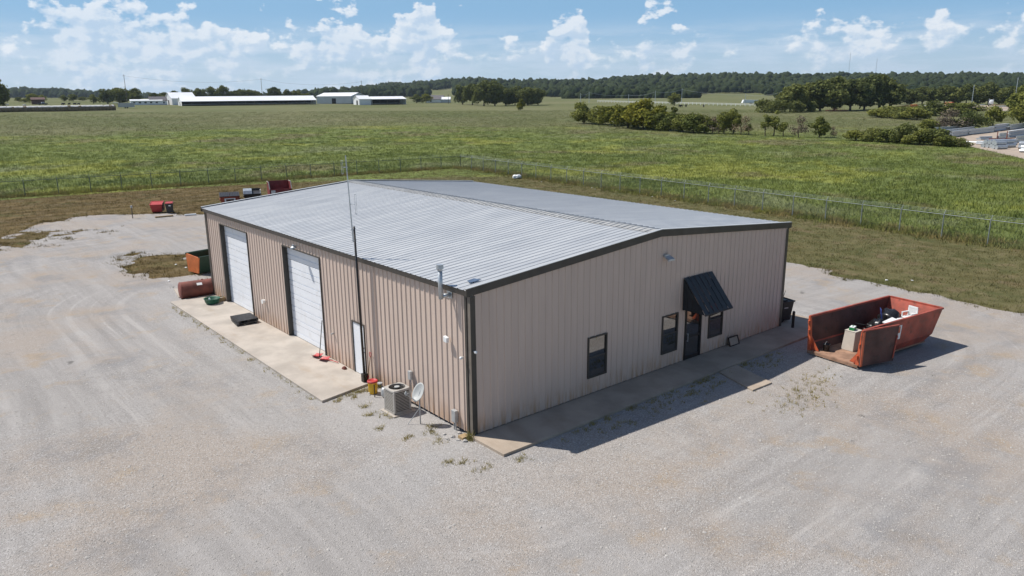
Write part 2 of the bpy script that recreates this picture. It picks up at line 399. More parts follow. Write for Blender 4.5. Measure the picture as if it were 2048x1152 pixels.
def blade_mat(name, colf, gain=1.0):
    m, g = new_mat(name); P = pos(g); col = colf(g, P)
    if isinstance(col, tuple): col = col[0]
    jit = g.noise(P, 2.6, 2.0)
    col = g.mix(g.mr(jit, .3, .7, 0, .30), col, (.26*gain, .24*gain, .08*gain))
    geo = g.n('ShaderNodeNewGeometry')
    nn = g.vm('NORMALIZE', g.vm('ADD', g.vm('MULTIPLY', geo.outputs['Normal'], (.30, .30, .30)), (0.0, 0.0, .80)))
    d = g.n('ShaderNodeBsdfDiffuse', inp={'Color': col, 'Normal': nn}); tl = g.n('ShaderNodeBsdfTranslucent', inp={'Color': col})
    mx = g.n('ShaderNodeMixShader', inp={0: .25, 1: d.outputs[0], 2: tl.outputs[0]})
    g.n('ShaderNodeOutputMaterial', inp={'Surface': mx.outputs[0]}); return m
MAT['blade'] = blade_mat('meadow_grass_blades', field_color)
def fringe_color(g, P):
    c = field_color(g, P); f = g.noise(P, .35, 4.0, .6); return g.mix(g.mr(f, .38, .62, .15, .9), c, (.270, .205, .095))
MAT['blade_fringe'] = blade_mat('unmown_fringe_blades', fringe_color)
MAT['blade_mown'] = blade_mat('mown_grass_blades', mown_color)
def leaf_mat(name, a, b_, scale=.35, tl=.25):
    m, g = new_mat(name); P = pos(g)
    f = g.noise(P, scale, 5.0, .7); f2 = g.noise(P, 2.3, 2.0)
    col = g.mix(g.mr(f, .32, .68), a, b_)
    col = g.mix(g.mr(f2, .3, .7, 0, .35), col, tuple(v*.55 for v in a))
    col = g.mix(g.m('MULTIPLY', g.n('ShaderNodeObjectInfo').outputs['Random'], .55), col, (b_[0]*1.35, b_[1]*1.25, b_[2]*1.0))
    d = g.n('ShaderNodeBsdfDiffuse', inp={'Color': col}); t_ = g.n('ShaderNodeBsdfTranslucent', inp={'Color': col})
    mx = g.n('ShaderNodeMixShader', inp={0: tl, 1: d.outputs[0], 2: t_.outputs[0]})
    g.n('ShaderNodeOutputMaterial', inp={'Surface': mx.outputs[0]}); return m
MAT['leaf_dark'] = leaf_mat('dark_oak_leaves', (.080, .102, .038), (.185, .205, .072))
MAT['leaf_mid'] = leaf_mat('green_leaves', (.105, .130, .040), (.215, .230, .068))
MAT['leaf_yellow'] = leaf_mat('yellow_green_leaves', (.115, .135, .028), (.230, .225, .045))
MAT['leaf_far'] = leaf_mat('far_forest_leaves', (.017, .029, .017), (.048, .062, .029), .018, .1)
MAT['twig'] = leaf_mat('dry_grey_twigs', (.16, .13, .10), (.24, .20, .15), .6, .1)
MAT['weed'] = leaf_mat('weeds', (.140, .150, .045), (.380, .320, .150), 1.2)
MAT['bark'] = simple('bark', (.11, .085, .06), .95, 0, .3, 4)
MAT['wood'] = simple('weathered_wood', (.33, .23, .12), .85, 0, .25, 5)
MAT['pole_wood'] = simple('utility_pole_wood', (.16, .13, .105), .9, 0, .25, 2)
MAT['red_steel'] = simple('faded_red_steel', (.34, .070, .042), .6, .05, .3, 1.5, ((.13, .045, .03), .75))
MAT['red_inner'] = simple('rusty_inner_steel', (.105, .050, .040), .75, .1, .35, 1.4, ((.05, .032, .026), .8))
MAT['maroon'] = simple('maroon_steel', (.20, .030, .032), .55, 0, .25, 2.0)
MAT['red_bright'] = simple('bright_red_paint', (.52, .11, .045), .45, 0, .2, 3)
MAT['rust'] = simple('rust_brown_steel', (.19, .062, .045), .65, .2, .3, 2.0, ((.09, .04, .03), .8))
MAT['orange'] = simple('orange_steel', (.58, .16, .045), .5, 0, .15, 2, ((.3, .1, .05), .5))
MAT['dgreen'] = simple('dark_green_paint', (.014, .045, .024), .5, 0, .2, 4)
MAT['green_rubber'] = simple('green_rubber', (.018, .10, .06), .5, 0, .2, 6)
MAT['yellow'] = simple('yellow_plastic', (.72, .42, .02), .4, 0, .1, 6)
MAT['red_plastic'] = simple('red_plastic', (.42, .035, .035), .5, 0, .15, 6)
MAT['beige'] = simple('beige_plastic', (.55, .50, .43), .55, 0, .05, 4)
MAT['ac_grey'] = simple('taupe_enamel', (.40, .375, .34), .5, 0, .08, 8)
MAT['ac_dark'] = simple('dark_coil', (.03, .029, .027), .6, .3, .3, 20)
MAT['dish'] = simple('grey_dish_paint', (.40, .41, .40), .5, 0, .06, 8, ((.4, .38, .34), .4))
MAT['timber_floor'] = simple('scuffed_steel_floor', (.30, .18, .12), .8, .1, .3, 2.5, ((.16, .09, .06), .7))
MAT['white_roof'] = simple('white_barn_roof', (.84, .85, .86), .5, 0, .03, .05)
MAT['white_wall'] = simple('white_barn_siding', (.80, .81, .81), .6, 0, .04, .2)
MAT['grey_wall'] = simple('grey_barn_siding', (.52, .54, .56), .6, 0, .06, .2)
MAT['dark_void'] = simple('dark_opening', (.02, .02, .022), .9, 0, .2, 1)
MAT['grey_roof'] = simple('grey_shingle', (.14, .13, .135), .9, 0, .2, 2)
MAT['hay'] = simple('old_hay', (.20, .15, .09), .95, 0, .3, 1.0)
MAT['tarp_white'] = simple('white_bale_wrap', (.66, .64, .60), .6, 0, .08, .6)
MAT['dirt'] = simple('bare_tan_dirt', (.37, .30, .235), .95, 0, .14, .4)
MAT['cow'] = simple('black_cowhide', (.014, .012, .011), .7, 0, .3, 3)
MAT['cow_white'] = simple('white_cowhide', (.55, .52, .48), .7, 0, .15, 3)
MAT['blue'] = simple('blue_plastic', (.03, .05, .20), .5, 0, .2, 6)
MAT['blue_grey'] = simple('blue_grey_plastic', (.08, .12, .19), .5, 0, .2, 6)
MAT['green_plastic'] = simple('green_plastic', (.01, .24, .07), .35, 0, .15, 6)
MAT['bag'] = simple('black_bin_bag', (.012, .012, .013), .28, 0, .3, 8)
MAT['stone'] = simple('limestone_rubble', (.38, .36, .335), .9, 0, .25, 9)
MAT['red_tank'] = simple('orange_red_tank', (.36, .06, .03), .5, 0, .15, 1)
MAT['yellow_steel'] = simple('yellow_machine_paint', (.55, .25, .04), .5, 0, .2, 1, ((.3, .08, .03), .8))
MAT['black_text'] = simple('black_lettering', (.02, .02, .02), .6, 0, .1, 3)
MAT['rubber'] = simple('tyre_rubber', (.02, .02, .02), .8, 0, .2, 3)

# ------------------------------------------------------------------ ground sheet
def polar(name, mat, r_list, a0, a1, na, zf, kind='structure', c=(CAM[0], CAM[1])):
    a = np.linspace(rad(a0), rad(a1), na)
    R_, A_ = np.meshgrid(np.asarray(r_list, float), a, indexing='ij')
    X = c[0]+R_*np.sin(A_); Y = c[1]+R_*np.cos(A_); Z = zf(X, Y, R_, A_)
    v = np.stack([X, Y, Z], -1).reshape(-1, 3); nr = len(r_list)
    i, j = np.meshgrid(np.arange(nr-1), np.arange(na-1), indexing='ij'); k = (i*na+j).ravel()
    f = np.stack([k, k+na, k+na+1, k+1], -1)
    return tag(np_obj(name, v, f, mat, smooth=True), kind=kind)
rl = [0.0]+list(np.geomspace(20, 4600, 70))
polar('ground', MAT['ground'], rl, -180, 180, 181, lambda X, Y, R_, A_: terrain(X, Y))

# ------------------------------------------------------------------ gravel lot and mown strip
FA, FB, FC_ = np.array([-34.0, 89.2]), np.array([55.95, 77.3]), np.array([44.2, -32.0])     # fence corners
GP = np.array([(-60, -60), (-60, 38), (-16, 45), (-10, 47.5), (-6.5, 53), (-4, 60.5), (1.5, 62.6), (5, 60.5), (10, 57.5), (16, 54), (24, 46), (30, 30), (31.8, 8),
               (30.2, 0.5), (30.2, -5), (33, -12), (37, -25), (44, -60)], float)
def sdf_poly(P, poly):
    d = np.full(P.shape[:-1], 1e9); inside = np.zeros(P.shape[:-1], bool); n = len(poly)
    for i in range(n):
        a_, b2 = poly[i], poly[(i+1) % n]; e = b2-a_; w = P-a_
        t = np.clip((w@e)/(e@e), 0, 1); d = np.minimum(d, np.hypot(w[..., 0]-e[0]*t, w[..., 1]-e[1]*t))
        c1 = (a_[1] > P[..., 1]) != (b2[1] > P[..., 1])
        with np.errstate(divide='ignore', invalid='ignore'):
            xi = (b2[0]-a_[0])*(P[..., 1]-a_[1])/(b2[1]-a_[1])+a_[0]
        inside ^= c1 & (P[..., 0] < xi)
    return np.where(inside, d, -d)
_lat = np.random.default_rng(3).random((256, 256))
def vnoise(x, y):
    xi = np.floor(x).astype(int); yi = np.floor(y).astype(int); fx = x-xi; fy = y-yi
    fx = fx*fx*(3-2*fx); fy = fy*fy*(3-2*fy); L_ = lambda i, j: _lat[i & 255, j & 255]
    return (L_(xi, yi)*(1-fx)+L_(xi+1, yi)*fx)*(1-fy)+(L_(xi, yi+1)*(1-fx)+L_(xi+1, yi+1)*fx)*fy
def fbm2(x, y, s, o=4):
    v = 0; a_ = 1; t = 0
    for k in range(o):
        v = v+a_*vnoise(x/s+17*k, y/s+31*k); t += a_; a_ *= .55; s *= .5
    return v/t-.5
def gravel_f(x, y):
    P = np.stack([x, y], -1); g = sdf_poly(P, GP)
    g = g+fbm2(x, y, 5.0)*4.2+fbm2(x, y, .9, 3)*1.1
    isl = 1-np.hypot((x-.3)/2.6, (y-34.5)/4.6)+fbm2(x, y, 1.5)*1.6
    isl2 = 1-np.hypot((x+7.5)/5.0, (y-52.5)/3.0)+fbm2(x, y, 1.2)*2.6
    return np.minimum(g, np.minimum(-isl*2.0, -isl2*2.0))
def inside_fence(x, y):
    ya = FA[1]+(x-FA[0])*(FB[1]-FA[1])/(FB[0]-FA[0]); xb = FB[0]+(y-FB[1])*(FC_[0]-FB[0])/(FC_[1]-FB[1])
    return (y < ya) & (x < xb)
def contour_sheet(name, mat, fn, x0, x1, y0, y1, h, z):
    xs = np.arange(x0, x1+h/2, h); ys = np.arange(y0, y1+h/2, h); X, Y = np.meshgrid(xs, ys, indexing='ij'); Fv = fn(X, Y)
    nx, ny = X.shape; V = [(float(x), float(y), z) for x, y in zip(X.ravel(), Y.ravel())]; Fc = []
    ins = Fv > 0
    c4 = ins[:-1, :-1].astype(int)+ins[1:, :-1]+ins[1:, 1:]+ins[:-1, 1:]
    for i, j in zip(*np.nonzero(c4 > 0)):
        idx = [(i, j), (i+1, j), (i+1, j+1), (i, j+1)]
        if c4[i, j] == 4: Fc.append(tuple(a_*ny+b2 for a_, b2 in idx)); continue
        poly = []
        for k in range(4):
            p, q2 = idx[k], idx[(k+1) % 4]; fp, fq = Fv[p], Fv[q2]
            if fp > 0: poly.append(p[0]*ny+p[1])
            if (fp > 0) != (fq > 0):
                t = fp/(fp-fq); V.append((float(X[p]+t*(X[q2]-X[p])), float(Y[p]+t*(Y[q2]-Y[p])), z)); poly.append(len(V)-1)
        if len(poly) > 2: Fc.append(tuple(poly))
    me = bpy.data.meshes.new(name); me.from_pydata(V, [], Fc)
    bm = bmesh.new(); bm.from_mesh(me); bmesh.ops.delete(bm, geom=[v for v in bm.verts if not v.link_faces], context='VERTS'); bm.to_mesh(me); bm.free()
    me.materials.append(mat); o = bpy.data.objects.new(name, me); COL.objects.link(o); return tag(o, kind='structure')
contour_sheet('gravel_lot', MAT['gravel'], gravel_f, -60, 46, -60, 66, .5, .008)
contour_sheet('mown_grass', MAT['mown'], lambda x, y: np.where(inside_fence(x, y), 1.0, -1.0), -34, 56, -32, 90, .75, .004)

# ------------------------------------------------------------------ concrete
def slab(name, poly, z0, z1, mat):
    o = MB().prism([(x, y, z0) for x, y in poly], (0, 0, z1-z0)).build(name, mat, None, .012); return tag(o, kind='structure')
slab('concrete_apron', [(-2.44, 5.95), (-.012, 6.42), (-.012, 24.35), (-2.40, 24.25)], -.05, .10, MAT['concrete'])
slab('sidewalk', [(-.12, -.035), (-.12, -1.72), (20.6, -1.68), (20.6, 1.4), (18.36, 1.4), (18.36, -.035)], -.05, .10, MAT['walk'])
slab('walkway_slab', [(11.0, -1.74), (10.32, -3.72), (11.56, -3.76), (12.2, -1.74)], -.05, .07, MAT['walk'])
slab('back_corner_slab', [(-1.7, 25.1), (1.2, 25.1), (1.2, 27.6), (-1.3, 27.4)], -.05, .06, MAT['concrete'])

# ================================================================== THE METAL BUILDING
BW, BL = 18.30, 24.36; HE = 5.03; HP = 5.777; SL = (HP-HE)/(BW/2)       # roof plane height at the wall line / ridge
bld = thing('metal_building', 'tan ribbed metal workshop building with grey steel gable roof and two white overhead doors', 'building', (0, 0, 0))
RIB = .3048
def rib_breaks(u0, u1):
    out = {round(u0, 4), round(u1, 4)}
    k = math.floor(u0/RIB)-1
    while k*RIB < u1+RIB:
        c = k*RIB+RIB/2
        for o in (-.036, -.018, .018, .036):
            if u0 < c+o < u1: out.add(round(c+o, 4))
        k += 1
    return sorted(out)
def rib_h(u, hgt):
    c = (math.floor(u/RIB))*RIB+RIB/2; d = abs(u-c)
    return hgt if d <= .0185 else (0.0 if d >= .0355 else hgt*(.0355-d)/.017)
def wall_run(length, mp, ztop, opens, zb=.10, step=.9144):
    u = 0.0
    while u < length-1e-6:
        u1 = min(length, u+step)
        if length-u1 < .2: u1 = length
        bks = set(rib_breaks(u, u1))
        for o in opens:
            for e in (o[0], o[1]):
                if u < e < u1: bks.add(round(e, 4))
        if u < BW/2 < u1 and ztop(BW/2) > HE: bks.add(round(BW/2, 4))
        bks = sorted(bks); mb = MB()
        for ua, ub in zip(bks[:-1], bks[1:]):
            um = (ua+ub)/2; spans = [(zb, None)]
            for o in opens:
                if o[0] <= um <= o[1]:
                    new = []
                    for s0, s1 in spans:
                        if o[2] > s0+.001: new.append((s0, o[2]))
                        new.append((o[3], s1))
                    spans = new
            for s0, s1 in spans:
                ta = ztop(ua) if s1 is None else s1; tb = ztop(ub) if s1 is None else s1
                ha, hb = rib_h(ua+1e-5, .030), rib_h(ub-1e-5, .030)
                mb.add([mp(ua, ha, s0), mp(ub, hb, s0), mp(ub, hb, tb), mp(ua, ha, ta)], [(0, 1, 2, 3)])
        mb.build('wall_panel', MAT['wall'], bld); u = u1
zL = lambda u: HE-.03
zG = lambda u: HE-.03+SL*(min(u, BW-u))
D1 = (18.45, 22.12, .10, 4.36); D2 = (10.50, 14.15, .10, 4.36); WD = (6.93, 7.91, .10, 2.27)
wall_run(BL, lambda u, h, z: (-h, u, z), zL, [D1, D2, WD])
WIN = [(5.25, 6.26, .72, 2.31), (9.45, 10.44, .68, 2.29), (12.55, 13.55, .70, 2.29)]; GD = (10.94, 12.03, .10, 2.30)
wall_run(BW, lambda u, h, z: (u, -h, z), zG, WIN+[GD])
wall_run(BL, lambda u, h, z: (BW+h, u, z), zL, [])
wall_run(BW, lambda u, h, z: (u, BL+h, z), zG, [])
# roof panels: one mesh for each slope, shared
EO = .20
def roof_panel(side):
    mb = MB(); bks = rib_breaks(0, .9144)
    xa, xb = (-EO, BW/2) if side < 0 else (BW+EO, BW/2)
    za, zb_ = HE-SL*EO, HP
    for ua, ub in zip(bks[:-1], bks[1:]):
        ha, hb = rib_h(ua+1e-5, .019), rib_h(ub-1e-5, .019)
        mb.add([(xa, ua, za+ha), (xa, ub, za+hb), (xb, ub, zb_+hb), (xb, ua, zb_+ha)], [(0, 1, 2, 3)])
    return mb.build('roof_panel', MAT['roof'], bld)
npan = 27; sc_ = (BL+.12)/(npan*.9144)
for side in (-1, 1):
    p0 = roof_panel(side)
    for i in range(npan):
        o = p0 if i == 0 else share(p0, 'roof_panel', bld)
        o.location = (0, -.06+i*.9144*sc_, 0); o.scale = (1, sc_, 1)
# ridge cap pieces, formed to the ribs
def ridge_piece():
    mb = MB(); bks = rib_breaks(0, .9144); w = .46
    for ua, ub in zip(bks[:-1], bks[1:]):
        ha, hb = rib_h(ua+1e-5, .026)+.014, rib_h(ub-1e-5, .026)+.014
        for s in (-1, 1):
            mb.add([(BW/2+s*w, ua, HP-SL*w+ha), (BW/2+s*w, ub, HP-SL*w+hb), (BW/2, ub, HP+hb+.012), (BW/2, ua, HP+ha+.012)], [(0, 1, 2, 3)])
    return mb.build('ridge_cap', MAT['ridge'], bld)
r0 = ridge_piece()
for i in range(npan):
    o = r0 if i == 0 else share(r0, 'ridge_cap', bld)
    o.location = (0, -.06+i*.9144*sc_, 0); o.scale = (1, sc_, 1)
# eave trims (box gutters), rake trims, corner trims
for s, x0, x1 in ((-1, -.19, -.036), (1, BW+.036, BW+.19)):
    zt = HE-SL*.2-.012
    MB().prism([(x0 if s < 0 else x1, -.05, zt), (x1 if s < 0 else x0, -.05, zt), (x1 if s < 0 else x0, -.05, zt-.21), ((x0+.05) if s < 0 else (x1-.05), -.05, zt-.19)], (0, BL+.10, 0)).build('eave_trim', MAT['trim'], bld)
for yy, dy_ in ((-.075, .035), (BL+.04, .035)):
    for s in (-1, 1):
        xa = -EO if s < 0 else BW+EO
        za = HE-SL*EO+.05; zb_ = HP+.055
        MB().prism([(xa, yy, za), (BW/2, yy, zb_), (BW/2, yy, zb_-.27), (xa, yy, za-.25)], (0, dy_, 0)).build('rake_trim', MAT['trim'], bld)
        MB().prism([(xa, yy-.006, za+.004), (BW/2, yy-.006, zb_+.004), (BW/2, yy-.006, zb_+.024), (xa, yy-.006, za+.024)], (0, .13 if yy < 0 else -.13, 0)).build('rake_flashing', MAT['roof'], bld)
def corner(x, y, sx, sy):
    zt = HE-.24
    box_obj('corner_trim', min(x-sx*.045, x+sx*.15), min(y-sy*.045, y-sy*.037), .10, max(x-sx*.045, x+sx*.15), max(y-sy*.045, y-sy*.037), zt, MAT['trim'], bld)
    if (x, y) == (0, 0):
        box_obj('corner_trim', -.046, -.036, .10, -.0375, .125, zt, MAT['trim_lite'], bld)
        box_obj('corner_strip', -.075, .135, .06, -.0375, .245, zt, MAT['trim'], bld, .008)  # narrow raised strip in dark trim colour next to the lighter corner face
    else:
        box_obj('corner_trim', min(x-sx*.046, x-sx*.0375), min(y, y+sy*.20)-.0, .10, max(x-sx*.046, x-sx*.0375), max(y, y+sy*.20), zt, MAT['trim'], bld)
corner(0, 0, 1, 1); corner(BW, 0, -1, 1); corner(0, BL, 1, -1); corner(BW, BL, -1, -1)

# overhead doors: recessed, with sections and jambs
def overhead_door(o):
    y0, y1, z0, z1 = o; dep = .24
    fr = MB()
    fr.box(-.048, y1, z0, dep, y1+.055, z1+.05); fr.box(-.048, y0-.055, z0, dep, y0, z1+.05); fr.box(-.048, y0, z1, dep, y1, z1+.05)
    d = fr.build('overhead_door', MAT['trim'], bld)
    nsec = 7; hsec = (z1-z0)/nsec
    for k in range(nsec):
        a_ = z0+k*hsec+.010; c_ = z0+(k+1)*hsec-.010; mb = MB(); g1 = a_+hsec*.36; g2 = a_+hsec*.68
        xf = dep-.055
        for za, zb_, dx_ in ((a_, g1-.022, 0), (g1-.022, g1+.022, .026), (g1+.022, c_, 0)):
            mb.box(xf+dx_, y0+.003, za, dep-.005, y1-.003, zb_)
        mb.build('door_section', MAT['white'], d)
    box_obj('bottom_seal', dep-.06, y0+.003, z0-.0, dep-.002, y1-.003, z0+.012, MAT['black'], d)
    return d
overhead_door(D1); overhead_door(D2)
# thresholds where the apron runs into the openings
for o in (D1, D2): box_obj('door_threshold', -.01, o[0]+.002, .02, .30, o[1]-.002, .097, MAT['concrete'], bld)
# walk door
wd = MB(); y0, y1, z0, z1 = WD
wd.box(-.05, y0, z0, .06, y0+.05, z1); wd.box(-.05, y1-.05, z0, .06, y1, z1); wd.box(-.05, y0+.05, z1-.05, .06, y1-.05, z1)
wdo = wd.build('walk_door', MAT['trim'], bld)
box_obj('door_leaf', -.018, y0+.053, z0+.01, .03, y1-.053, z1-.053, MAT['white'], wdo, .004)
kn = MB(); kn.tube((-.018, y0+.12, 1.12), (-.075, y0+.12, 1.12), .028, .034, 10); kn.tube((-.018, y0+.12, 1.30), (-.04, y0+.12, 1.30), .03, .03, 10); kn.build('door_knob', MAT['grey_metal'], wdo, smooth=True)
for zz in (.4, 1.2, 2.0): box_obj('hinge', -.03, y1-.062, zz, -.017, y1-.046, zz+.1, MAT['grey_metal'], wdo)
# gable windows
def window(o):
    x0, x1, z0, z1 = o
    fr = MB(); t = .055
    fr.box(x0, -.052, z0, x0+t, .05, z1); fr.box(x1-t, -.052, z0, x1, .05, z1); fr.box(x0+t, -.052, z0, x1-t, .05, z0+t); fr.box(x0+t, -.052, z1-t, x1-t, .05, z1)
    w = fr.build('window', MAT['trim'], bld); zm = (z0+z1)/2-.03
    box_obj('meeting_rail', x0+t, -.03, zm, x1-t, .03, zm+.045, MAT['trim'], w)
    s = MB(); s.box(x0+t, -.025, z0+t, x0+t+.03, .0, zm); s.box(x1-t-.03, -.025, z0+t, x1-t, .0, zm); s.box(x0+t+.03, -.025, z0+t, x1-t-.03, .0, z0+t+.035)
    s.build('sash', MAT['trim'], w)
    box_obj('pane', x0+t, .005, zm+.045, x1-t, .011, z1-t, MAT['glass'], w)
    box_obj('pane', x0+t+.03, -.012, z0+t+.035, x1-t-.03, -.006, zm, MAT['glass'], w)
for o in WIN: window(o)
# glazed entry door under the awning
x0, x1, z0, z1 = GD; fr = MB(); t = .075
fr.box(x0, -.052, z0, x0+t, .06, z1); fr.box(x1-t, -.052, z0, x1, .06, z1); fr.box(x0+t, -.052, z1-t, x1-t, .06, z1); fr.box(x0+t, -.03, z0, x1-t, .06, z0+.16); fr.box(x0+t, -.02, 1.02, x1-t, .03, 1.10)
gd = fr.build('entry_door', MAT['black_metal'], bld)
box_obj('pane', x0+t, .0, 1.10, x1-t, .008, z1-t, MAT['glass'], gd); box_obj('pane', x0+t, .0, z0+.16, x1-t, .008, 1.02, MAT['glass'], gd)
MB().tube((x0+.14, -.09, .9), (x0+.14, -.09, 1.25), .014).tube((x0+.14, -.09, .92), (x0+.14, -.02, .92), .01).tube((x0+.14, -.09, 1.23), (x0+.14, -.02, 1.23), .01).build('pull_handle', MAT['grey_metal'], gd)
# awning: sheet-metal slope with closed sides, each rib strip a part
ax0, ax1, az0, az1, ad = 10.68, 12.56, 2.36, 3.66, 1.16
aw = MB()
for xx in (ax0, ax1-.03): aw.prism([(xx, -.046, az0-.02), (xx, -.046, az1-.03), (xx, -ad+.04, az0-.02)], (.03, 0, 0))
aw.box(ax0+.03, -ad+.02, az0-.05, ax1-.03, -ad+.05, az0-.01); aw.box(ax0+.03, -.08, az0-.04, ax1-.03, -.046, az0)
awn = aw.build('awning', MAT['awning'], bld)
npn = 6; wp = (ax1-ax0)/npn
for k in range(npn):
    xa = ax0+k*wp; mb = MB()
    for u0_, u1_, h0_, h1_ in ((0, .03, .035, .035), (.03, .045, .035, .012), (.045, wp, .012, .012)):
        mb.add([(xa+u0_, -.05, az1+h0_), (xa+u1_, -.05, az1+h1_), (xa+u1_, -ad, az0+h1_-.03), (xa+u0_, -ad, az0+h0_-.03)], [(0, 1, 2, 3)])
    mb.add([(xa, -ad, az0-.07), (xa+wp, -ad, az0-.07), (xa+wp, -ad, az0-.018), (xa, -ad, az0-.018)], [(0, 1, 2, 3)])
    mb.build('awning_panel', MAT['awning'], awn)
for xx in (ax0, ax1):   # ribbed side cladding
    for k in range(3):
        yy = -.25-k*.28; zt = az1-.05+(yy+.05)/(ad-.05)*(az1-az0)
        box_obj('side_batten', xx-.012 if xx == ax0 else xx-.002, yy-.02, az0, xx+.002 if xx == ax0 else xx+.012, yy+.02, zt-.02, MAT['awning'], awn)
# fittings on the left wall
def barn_light(loc, out):
    l = MB(); x, y, z = loc; ox, oy = out
    l.tube((x, y, z), (x+ox*.16, y+oy*.16, z+.03), .02); l.lathe([(.0, .10), (.05, .09), (.06, .02), (.13, -.02), (.14, -.07), (.0, -.07)], (x+ox*.22, y+oy*.22, z), 12)
    return l.build('wall_light', MAT['galv'], bld, smooth=False)
barn_light((-.03, 12.43, 4.60), (-1, 0))
fl = MB(); fl.box(9.33, -.13, 4.72, 9.60, -.03, 4.82); fl.prism([(9.31, -.10, 4.72), (9.63, -.10, 4.72), (9.66, -.34, 4.60), (9.28, -.34, 4.60)], (0, 0, .07)); flo = fl.build('wall_light', MAT['galv'], bld)
ex = MB(); ex.path([(-.03, 1.05, 4.66), (-.30, 1.10, 4.64), (-.36, 1.10, 4.70)], .065, 12); ex.tube((-.36, 1.10, 4.56), (-.36, 1.10, 5.52), .075, .075, 14)
exo = ex.build('exhaust_pipe', MAT['galv'], bld, smooth=True); MB().lathe([(.0, .16), (.115, .15), (.125, .02), (.09, .0), (.08, -.05)], (-.36, 1.10, 5.54), 16).build('rain_cap', MAT['galv'], exo)
box_obj('wall_plate', -.045, .93, 4.54, -.036, 1.20, 4.80, MAT['galv'], exo)
def camera_dome(name, p, d, l, r_):
    q = Vector(p)+Vector(d)*l; m_ = MB(); m_.tube(p, q, r_*.5, r_*.5, 10); m_.lathe([(0, r_), (r_*.8, r_*.6), (r_, 0), (r_*.8, -r_*.7), (0, -r_)], q, 12); return m_.build(name, MAT['white_plastic'], bld, smooth=True)
cm = MB(); cm.tube((-.04, 1.20, 3.17), (-.13, 1.20, 3.15), .03); cm.hexa([(-.20, 1.10, 3.03), (-.09, 1.10, 3.03), (-.09, 1.28, 3.05), (-.20, 1.28, 3.05)], [(-.20, 1.10, 3.20), (-.09, 1.10, 3.20), (-.09, 1.28, 3.24), (-.20, 1.28, 3.24)]); cm.build('security_camera', MAT['white_plastic'], bld, .012)
camera_dome('security_camera', (-.08, .33, 2.72), (-1, 0, 0), .10, .055); camera_dome('security_camera', (.06, -.045, 2.98), (0, -1, 0), .10, .055)
MB().tube((-.03, 16.8, 1.22), (-.13, 16.8, 1.22), .09, .09, 12).lathe([(0, -.03), (.11, -.03), (.11, .02), (0, .06)], (-.15, 16.8, 1.22), 12, 'x').build('dryer_vent', MAT['white_plastic'], bld)
MB().tube((-.03, 9.6, 1.3), (-.14, 9.6, 1.28), .035, .045, 10).build('pipe_stub', MAT['grey_metal'], bld)
MB().tube((-.09, 22.7, .1), (-.09, 22.7, 1.15), .018).tube((-.09, 22.7, 1.13), (-.09, 22.62, 1.2), .03).build('water_spigot', MAT['grey_metal'], bld)
MB().tube((-.05, 5.95, .12), (-.05, 5.95, 4.78), .012).build('conduit', MAT['wall'], bld)
eb = box_obj('electric_box', -.15, 3.50, 1.02, -.04, 3.68, 1.34, MAT['grey_metal'], bld, .01); MB().path([(-.08, 3.59, 1.02), (-.08, 3.57, .55), (-.30, 3.5, .42)], .018).build('conduit', MAT['grey_metal'], eb)
eb = box_obj('meter_box', -.17, .78, .30, -.04, .99, .72, MAT['grey_metal'], bld, .012); MB().tube((-.10, .83, 0), (-.10, .83, .3), .024).tube((-.10, .93, 0), (-.10, .93, .3), .024).build('conduit', MAT['grey_metal'], eb)

# ================================================================== things by the left wall
# antenna mast
am = thing('antenna_mast', 'tall black pole with thin grey dipole antenna on top, beside the white walk door', 'antenna', (-.30, 6.62, .10))
MB().tube((0, 0, 0), (-.05, .03, 6.12), .052, .040, 12).build('pole', MAT['black_metal'], am, smooth=True)
MB().box(-.10, -.10, 0, .10, .10, .34).build('base_sleeve', MAT['black_metal'], am, .01)
MB().tube((-.13, .0, 5.55), (-.20, .06, 8.72), .026, .020, 8).build('upper_mast', MAT['galv'], am)
mb = MB(); mb.tube((-.20, 0, 5.60), (.02, .02, 5.60), .014).tube((-.20, 0, 6.02), (.02, .02, 6.04), .014); mb.build('clamp', MAT['galv'], am)
for zz, s in ((6.95, 1), (8.30, -1)):
    mb = MB(); o = .14*s; hh = .36 if s > 0 else .24
    mb.tube((-.15, .03, zz), (-.15+o, .03-o*.8, zz), .012); mb.tube((-.15+o, .03-o*.8, zz-hh), (-.15+o, .03-o*.8, zz+hh), .006); mb.tube((-.15+o*1.3, .03-o*1.04, zz-hh), (-.15+o*1.3, .03-o*1.04, zz+hh), .006)
    mb.tube((-.15+o, .03-o*.8, zz+hh), (-.15+o*1.3, .03-o*1.04, zz+hh), .006); mb.tube((-.15+o, .03-o*.8, zz-hh), (-.15+o*1.3, .03-o*1.04, zz-hh), .009)
    mb.build('dipole', MAT['galv'], am)
# air conditioner
ac = thing('air_conditioner', 'square taupe air conditioner condenser with louvred sides and round top fan', 'air conditioner', (-.72, 3.50, 0), rad(0))
hw = .35
MB().box(-.46, -.46, 0, .46, .46, .05).build('base_pad', MAT['concrete'], ac, .01)
box_obj('coil', -hw+.04, -hw+.04, .06, hw-.04, hw-.04, .84, MAT['ac_dark'], ac)
for sx in (-1, 1):
    for sy in (-1, 1):
        box_obj('corner_post', min(sx*hw, sx*(hw-.07)), min(sy*hw, sy*(hw-.07)), .055, max(sx*hw, sx*(hw-.07)), max(sy*hw, sy*(hw-.07)), .85, MAT['ac_grey'], ac, .012)
box_obj('base_pan', -hw, -hw, .05, hw, hw, .10, MAT['ac_grey'], ac)
sl = MB(); sl.box(-hw+.07, -hw+.004, 0, hw-.07, -hw+.016, .024); sl0 = sl.build('louvre', MAT['ac_grey'], ac)
first = True
